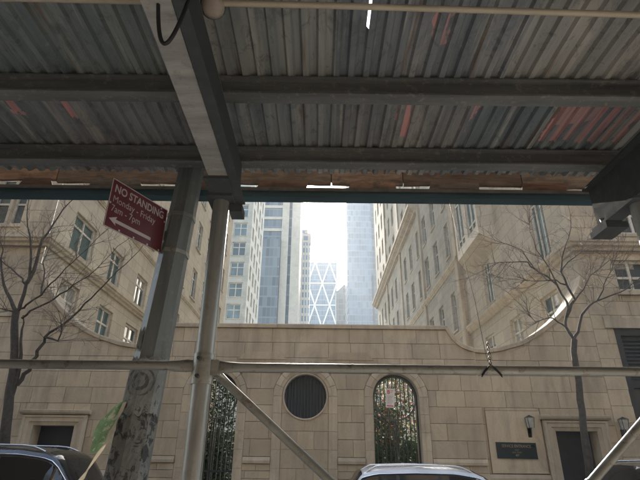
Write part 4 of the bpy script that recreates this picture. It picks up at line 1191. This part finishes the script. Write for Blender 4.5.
# ================================================================== BARE STREET TREES
TREE_L = {
  'trunk': [(-6.74,11.3,1.42),(-6.84,11.3,1.93),(-6.95,11.3,2.63),(-7.07,11.3,3.46),(-7.31,11.3,4.44),(-7.39,11.3,4.88)],
  'stemB': [(-6.98,11.3,2.8),(-6.94,11.3,3.24),(-6.99,11.3,3.85),(-7.13,11.3,4.44),(-7.2,11.3,4.81)],
  'limbC': [(-6.9,11.3,3.17),(-6.79,11.27,3.41),(-6.66,11.24,3.61),(-6.56,11.21,3.81),(-6.52,11.18,4.01),(-6.45,11.15,4.24),(-6.22,11.12,4.43),(-5.89,11.09,4.71),(-5.64,11.06,5.05),(-5.39,11.02,5.32),(-5.13,10.99,5.65),(-4.79,10.96,6.04),(-4.5,10.93,6.4)],
  'l1': [(-7.39,11.3,4.88),(-7.61,11.31,5.19),(-7.9,11.32,5.58),(-8.11,11.34,6.04),(-8.21,11.35,6.54),(-8.56,11.36,7.06)],
  'l2': [(-7.39,11.3,4.88),(-7.32,11.27,5.08),(-7.3,11.25,5.56),(-7.3,11.22,6.0),(-7.4,11.2,6.51),(-7.5,11.17,6.86),(-7.72,11.14,7.46),(-7.78,11.12,8.02)],
  'l2b': [(-7.3,11.25,5.56),(-7.44,11.28,5.73),(-7.85,11.32,6.03),(-8.16,11.36,6.23),(-8.53,11.39,6.55)],
  'l3': [(-7.29,11.25,5.61),(-7.22,11.28,5.97),(-7.25,11.31,6.5),(-7.27,11.34,6.83),(-7.13,11.37,7.25),(-6.95,11.39,7.81),(-6.63,11.42,8.24)],
  'l4': [(-7.21,11.3,4.73),(-7.0,11.21,4.89),(-6.55,11.13,5.09),(-6.28,11.04,5.27),(-5.97,10.95,5.47),(-5.61,10.87,5.67),(-5.28,10.78,6.01),(-4.96,10.69,6.4)],
  'l5': [(-7.34,11.3,4.96),(-7.13,11.2,5.03),(-6.77,11.11,5.26),(-6.55,11.01,5.53),(-6.32,10.91,5.71),(-6.03,10.81,6.01),(-5.69,10.72,6.35),(-5.34,10.62,6.74)],
  'l6': [(-6.77,11.11,5.26),(-6.9,11.26,5.7),(-7.14,11.42,6.24),(-7.17,11.58,6.76)],
  'l7': [(-7.39,11.3,4.88),(-7.54,11.13,4.88),(-7.73,10.96,4.93)],
  'l8': [(-6.45,11.15,4.24),(-6.05,11.02,4.13),(-5.97,10.9,4.45),(-5.99,10.78,4.6)],
}
TREE_R = {
  'trunk': [(5.83,11.3,1.45),(5.86,11.3,1.78),(5.9,11.3,2.45),(5.95,11.3,2.98),(6.02,11.3,3.76),(6.11,11.3,4.35)],
  'l1': [(6.11,11.3,4.35),(6.01,11.38,4.68),(6.11,11.45,4.95),(6.25,11.53,5.36),(6.13,11.61,5.84),(5.96,11.69,6.11),(5.71,11.76,6.33),(5.49,11.84,6.91),(5.15,11.92,7.12),(4.84,11.99,7.27)],
  'l2': [(6.11,11.45,4.95),(6.3,11.45,5.28),(6.42,11.44,5.39),(6.29,11.44,5.78),(6.21,11.43,6.13),(6.31,11.43,6.52),(6.46,11.42,6.86),(6.72,11.42,7.39),(6.79,11.41,7.87)],
  'l3': [(6.11,11.3,4.35),(6.27,11.36,4.55),(6.49,11.42,5.0),(6.78,11.48,5.27),(7.02,11.54,5.4),(7.48,11.59,5.58),(7.88,11.65,5.74),(8.22,11.71,5.98),(8.62,11.77,6.17)],
  'l4': [(7.02,11.54,5.4),(7.24,11.53,5.69),(7.37,11.52,5.96),(7.7,11.51,6.46),(7.88,11.5,6.8)],
  'l5': [(6.01,11.38,4.68),(5.87,11.43,4.81),(5.66,11.47,4.93),(5.37,11.52,4.83),(5.19,11.57,5.1)],
  'l6': [(5.71,11.76,6.33),(5.5,11.64,6.48),(5.13,11.52,6.43),(4.66,11.4,6.37),(4.28,11.27,6.16)],
  'l7': [(6.13,11.61,5.84),(6.02,11.66,6.38),(5.81,11.7,6.86),(5.76,11.75,7.42),(5.81,11.8,7.87)],
  'l8': [(6.42,11.44,5.39),(6.75,11.57,5.7),(7.09,11.7,6.13),(7.49,11.83,6.41),(8.03,11.96,6.99)],
  'l9': [(6.29,11.44,5.78),(6.05,11.45,5.92),(5.64,11.46,5.89),(5.18,11.47,5.91)],
  'l10': [(6.21,11.43,6.13),(6.51,11.55,6.46),(6.96,11.66,6.79),(7.35,11.77,7.32)],
}
def tree(limbs, label, r0, seed, rootx, n_side):
    rnd = random.Random(seed)
    base = limbs['trunk'][0]
    t = thing('street_tree', label, 'tree', (rootx, base[1], .13), 'bare street trees across the road')
    tr = MB()
    trunk = [(rootx, base[1], .10), (rootx*.6+base[0]*.4, base[1], .7)] + limbs['trunk']
    trunk = trunk[:1] + [q for a_, b_ in zip(trunk, trunk[1:]) for q in (tuple(Vector(a_).lerp(Vector(b_), .5) + Vector((rnd.gauss(0, .025), rnd.gauss(0, .02), 0))), b_)]
    n = len(trunk); tr.tube(trunk, [r0*1.35, r0*1.08] + [r0*(1-.32*i/(n-3))*rnd.uniform(.93, 1.08) for i in range(n-2)], 12)
    tw_ = MB()
    def grow(p, d, L_, r, lev):
        pts = [Vector(p)]; d = d.normalized(); seg = 4 if lev < 2 else 3
        for i in range(seg):
            d = (d + Vector((rnd.gauss(0, .16), rnd.gauss(0, .16), rnd.gauss(.03, .12)))).normalized()
            pts.append(pts[-1] + d*L_/seg)
        tw_.tube(pts, [r*(1-.75*i/seg) for i in range(seg+1)], 4 if lev < 2 else 3, cap=False)
        if lev >= 3: return
        k = {0: 6, 1: 4, 2: 2}[lev]
        for j in range(k):
            f = rnd.uniform(.25, 1.0); i = min(seg-1, int(f*seg)); q = pts[i].lerp(pts[i+1], f*seg-i)
            dd = (pts[i+1]-pts[i]).normalized(); side = dd.orthogonal().normalized(); side = side*cos(a_ := rnd.uniform(0, 6.28)) + dd.cross(side)*sin(a_)
            grow(q, dd*.75+side*rnd.uniform(.45, .9)+Vector((0, 0, .15)), L_*rnd.uniform(.38, .62), r*.55, lev+1)
    for k, pts in limbs.items():
        if k == 'trunk': continue
        m_ = len(pts)
        rs_ = r0*(.44 if k in ('stemB', 'limbC', 'l1', 'l2', 'l3') else .24)
        if k == 'stemB': rs_ = r0*.62
        # smooth the limb a little
        P_ = [Vector(pts[0])]
        for i in range(m_-1):
            a, b = Vector(pts[i]), Vector(pts[i+1]); P_ += [a.lerp(b, .5) + Vector((rnd.gauss(0, .012), rnd.gauss(0, .03), rnd.gauss(0, .012))), b]
        tr.tube(P_, [max(.007, rs_*(1-.86*i/(len(P_)-1))) for i in range(len(P_))], 8, cap=False)
        if k == 'stemB': continue
        for j in range(n_side):
            f = rnd.uniform(.3, 1.0); x_ = f*(len(P_)-1); i = min(len(P_)-2, int(x_)); q = P_[i].lerp(P_[i+1], x_-i)
            dd = (P_[i+1]-P_[i]).normalized(); side = dd.orthogonal().normalized(); side = side*cos(a_ := rnd.uniform(0, 6.28)) + dd.cross(side)*sin(a_)
            grow(q, dd*.6+side*.8+Vector((0, 0, .2)), rnd.uniform(.4, .9), rnd.uniform(.007, .0105), 1)
        grow(P_[-1], P_[-1]-P_[-2], .9, .009, 0)
    tr.build('trunk', MAT['bark'], t, smooth=60)
    o = tw_.build('crown', MAT['twig'], t); o['kind'] = 'stuff'
tree(TREE_L, 'bare grey tree with forked trunk in front of the left doorway', .115, 21, -6.75, 14)
tree(TREE_R, 'bare slim tree with fine twigs in front of the right doorway', .09, 22, 5.72, 15)

# ================================================================== PARKED CARS
def crom(t, p0, p1, p2, p3): return .5*((2*p1)+(-p0+p2)*t+(2*p0-5*p1+4*p2-p3)*t*t+(-p0+3*p1-3*p2+p3)*t**3)
def suv(label, xr, yc, L_, W_, H_, paint, rails=True, boxy=0.0):
    c = thing('parked_car', label, 'car', (xr+L_/2, yc, .0), 'cars parked along the far kerb')
    hw = W_/2
    ST = [  # x/L, z bottom, z belt, z top, half width at belt, half width at top
        (0.0, .45, .92, .96, .80, .74), (.012, .34, 1.02, 1.07, .90, .78), (.03+.01*boxy, .30, 1.05, 1.22+.1*boxy, .94, .76),
        (.085-.03*boxy, .27, 1.06, H_-.07, .965, .71), (.15, .26, 1.06, H_-.015, .98, .70), (.30, .26, 1.06, H_+.005, 1.0, .705), (.44, .26, 1.055, H_-.004, 1.0, .70),
        (.525, .26, 1.05, H_-.055, 1.0, .70), (.56, .26, 1.05, H_-.115, 1.0, .705), (.66, .26, 1.05, 1.13, .99, .74), (.69, .26, 1.045, 1.075, .99, .80),
        (.80, .26, 1.01, 1.045, .98, .78), (.91, .28, .93, .98, .95, .72), (.97, .33, .80, .88, .86, .66), (1.0, .42, .62, .70, .70, .56)]
    if boxy: ST = [(a, b, d*(1+.08*boxy), e*(1+.06*boxy) if e < 1.3 else e, f, g+.06*boxy*(e > 1.3)) for a, b, d, e, f, g in ST]
    NS = 64
    def at(s):
        i = 0
        while i < len(ST)-2 and ST[i+1][0] < s: i += 1
        p0, p1, p2, p3 = ST[max(0, i-1)], ST[i], ST[i+1], ST[min(len(ST)-1, i+2)]
        t = (s-p1[0])/(p2[0]-p1[0]); sm = t*t*(3-2*t)*.5+t*.5
        return [p1[k]+(p2[k]-p1[k])*sm for k in range(1, 6)]
    def ring(s):
        zb, bl_, tp_, wb, wt = at(s); wb *= hw; wt *= hw; x_ = xr+s*L_
        dz = min(.05, (tp_-bl_)*.4)
        return [Vector((x_, y_, z_)) for y_, z_ in ((0, zb), (wb*.86, zb), (wb*.97, zb+.14), (wb*1.0, (zb+bl_)*.5), (wb*.995, bl_-.09), (wb*.965, bl_), (wt, tp_-dz), (wt*.90, tp_-dz*.25), (wt*.6, tp_+.012), (0, tp_+.022))]
    V_ = []; F_ = []; ss = [i/NS for i in range(NS+1)]
    full = []
    for s in ss:
        r = ring(s); rr = r + [Vector((p.x, -p.y, p.z)) for p in r[-2:0:-1]]
        full.append(rr)
    n = len(full[0])
    for rr in full: V_ += [(p.x, p.y+yc, p.z) for p in rr]
    for i in range(NS):
        for k in range(n): F_.append((i*n+k, i*n+(k+1) % n, (i+1)*n+(k+1) % n, (i+1)*n+k))
    F_ += [tuple(range(n)), tuple(NS*n+k for k in range(n))[::-1]]
    body = MB().add(V_, F_).build('body', paint, c, smooth=55)
    def side_pt(s, t, sy, off=.006):
        r = ring(s); a, b = r[5], r[6]; p = a.lerp(b, t); p.y += off; p.z += off*.3
        return Vector((p.x, yc+sy*p.y, p.z))
    def pane(name, s0, s1, t0, t1, sy, mat=None, par=None, off=.006, n_=8):
        m = MB(); V2 = []; F2 = []
        for i in range(n_+1):
            s = s0+(s1-s0)*i/n_
            V2 += [side_pt(s, t0, sy, off), side_pt(s, t1, sy, off)]
        F2 = [(2*i, 2*i+2, 2*i+3, 2*i+1) for i in range(n_)]
        return m.add(V2, F2).build(name, mat or MAT['car_glass'], par or c)
    for sy in (-1, 1):
        pane('window_surround', .075-.02*boxy, .665, .03, .93, sy, MAT['car_trim'], None, .003, 20)
        for s0, s1 in ((.10-.02*boxy, .215), (.228, .375), (.392, .635)): pane('side_window', s0, s1, .10, .86, sy)
        # bright strip along the top of the windows
        m = MB().tube([side_pt(.08+(.655-.08)*i/24, .92, sy, .012) for i in range(25)], .011, 6); m.build('window_trim', MAT['chrome'], c, smooth=60)
        m = MB().tube([side_pt(.08+(.68-.08)*i/24, .02, sy, .012) for i in range(25)], .009, 6); m.build('window_trim', MAT['chrome'], c, smooth=60)
        if rails:
            pts = []
            for i in range(21):
                s = .10+.42*i/20; r = ring(s)[7]; lift = .055*min(1, min(i, 20-i)/1.6)
                pts.append((r.x, yc+sy*r.y*.99, r.z+lift))
            MB().tube(pts, .018, 8).build('roof_rail', MAT['chrome'], c, smooth=50)
        mp_ = side_pt(.625, .12, sy, .02)
        mr = MB().tube([(mp_.x, mp_.y, mp_.z), (mp_.x+.02, mp_.y+sy*.10, mp_.z+.02)], .025, 8).build('mirror', paint, c, smooth=50)
        lathe([(0, -.07), (.06, -.06), (.09, -.02), (.095, .02), (.08, .05), (0, .055)], Vector((mp_.x+.0, mp_.y+sy*.17, mp_.z+.05)), Vector((1, 0, 0)), 16).build('mirror_shell', paint, mr, smooth=60)
        for s in (.33, .47):
            r = ring(s)[4]; MB().tube([(r.x-.1, yc+sy*(r.y+.02), r.z), (r.x+.1, yc+sy*(r.y+.02), r.z)], .014, 6).build('door_handle', MAT['chrome'], c, smooth=50)
        hp = ring(.965); MB().obox((hp[4].x-.03, yc+sy*hp[4].y*.82, .74), (.09, -sy*.05, 0), (.03, sy*.09, 0), (0, 0, .06)).build('headlight', MAT['head_clear'], c)
        hp = ring(.012); MB().obox((hp[4].x+.02, yc+sy*hp[4].y*.88, .93), (.03, 0, 0), (0, .09, 0), (0, 0, .12)).build('tail_light', MAT['tail_red'], c)
        for s in (.175, .80):
            wx = xr+s*L_; wr_ = .355; yo = yc+sy*(hw-.11)
            ty = lathe([(.20, -.115), (wr_-.03, -.115), (wr_, -.09), (wr_, .09), (wr_-.03, .115), (.20, .115)], Vector((wx, yo, wr_)), Vector((0, sy, 0)), 28).build('wheel', MAT['tyre'], c, smooth=40)
            lathe([(0, -.09), (.05, -.1), (.07, -.085), (.19, -.10), (.215, -.112), (.215, -.06)], Vector((wx, yo, wr_)), Vector((0, sy, 0)), 20).build('rim', MAT['chrome'], ty, smooth=40)
            lathe([(0, .02), (wr_+.06, .02), (wr_+.07, .0), (wr_+.06, -.004), (0, -.004)], Vector((wx, yc+sy*(hw*.985), wr_+.02)), Vector((0, sy, 0)), 28).build('wheel_arch', MAT['car_trim'], c, smooth=40)
    # windscreen and rear window
    for name, s0, s1 in (('windscreen', .532, .662), ('rear_window', .033, .085)):
        V2 = []; F2 = []; n_ = 8
        for i in range(n_+1):
            r = ring(s0+(s1-s0)*i/n_); row = [r[6], r[7], r[8], r[9]]; row = row + [Vector((p.x, -p.y, p.z)) for p in row[-2::-1]]
            V2 += [(p.x+(.012 if name == 'windscreen' else -.012), yc+p.y*.95, p.z+.012) for p in row]
        for i in range(n_):
            for k in range(6): F2.append((7*i+k, 7*i+k+1, 7*(i+1)+k+1, 7*(i+1)+k))
        MB().add(V2, F2).build(name, MAT['car_glass'], c, smooth=60)
    MB().box((xr+L_*.988, yc-hw*.5, .5), (xr+L_*1.0+.01, yc+hw*.5, .66)).build('grille', MAT['car_trim'], c)
    MB().box((xr-.012, yc-.26, .66), (xr+.01, yc+.26, .77)).build('number_plate', MAT['paper'], c)
    return c
suv('black full-size sport utility with chrome roof rails below the left doorway', -7.5, 9.75, 5.3, 2.02, 1.84, MAT['car_black'], True, .5)
suv('silver white crossover parked in front of the gate with the notice', .42, 9.95, 4.45, 1.86, 1.58, MAT['car_white'], True)
suv('dark grey crossover parked under the bare slim tree', 4.72+.55, 9.75, 4.6, 1.9, 1.70, MAT['car_dark'], True)

# ================================================================== AIR
hz = MB().box((-905, -305, -1.7), (905, 1505, 232)).build('haze', None, None)
hm = bpy.data.materials.new('pale_haze'); hm.use_nodes = True; hn = hm.node_tree.nodes; hn.remove(hn['Principled BSDF'])
pv = hn.new('ShaderNodeVolumePrincipled'); pv.inputs['Color'].default_value = (.93, .96, 1, 1); pv.inputs['Density'].default_value = .0006; pv.inputs['Anisotropy'].default_value = .25
hm.node_tree.links.new(pv.outputs[0], hn['Material Output'].inputs['Volume'])
hz.data.materials.append(hm); hz['kind'] = 'stuff'
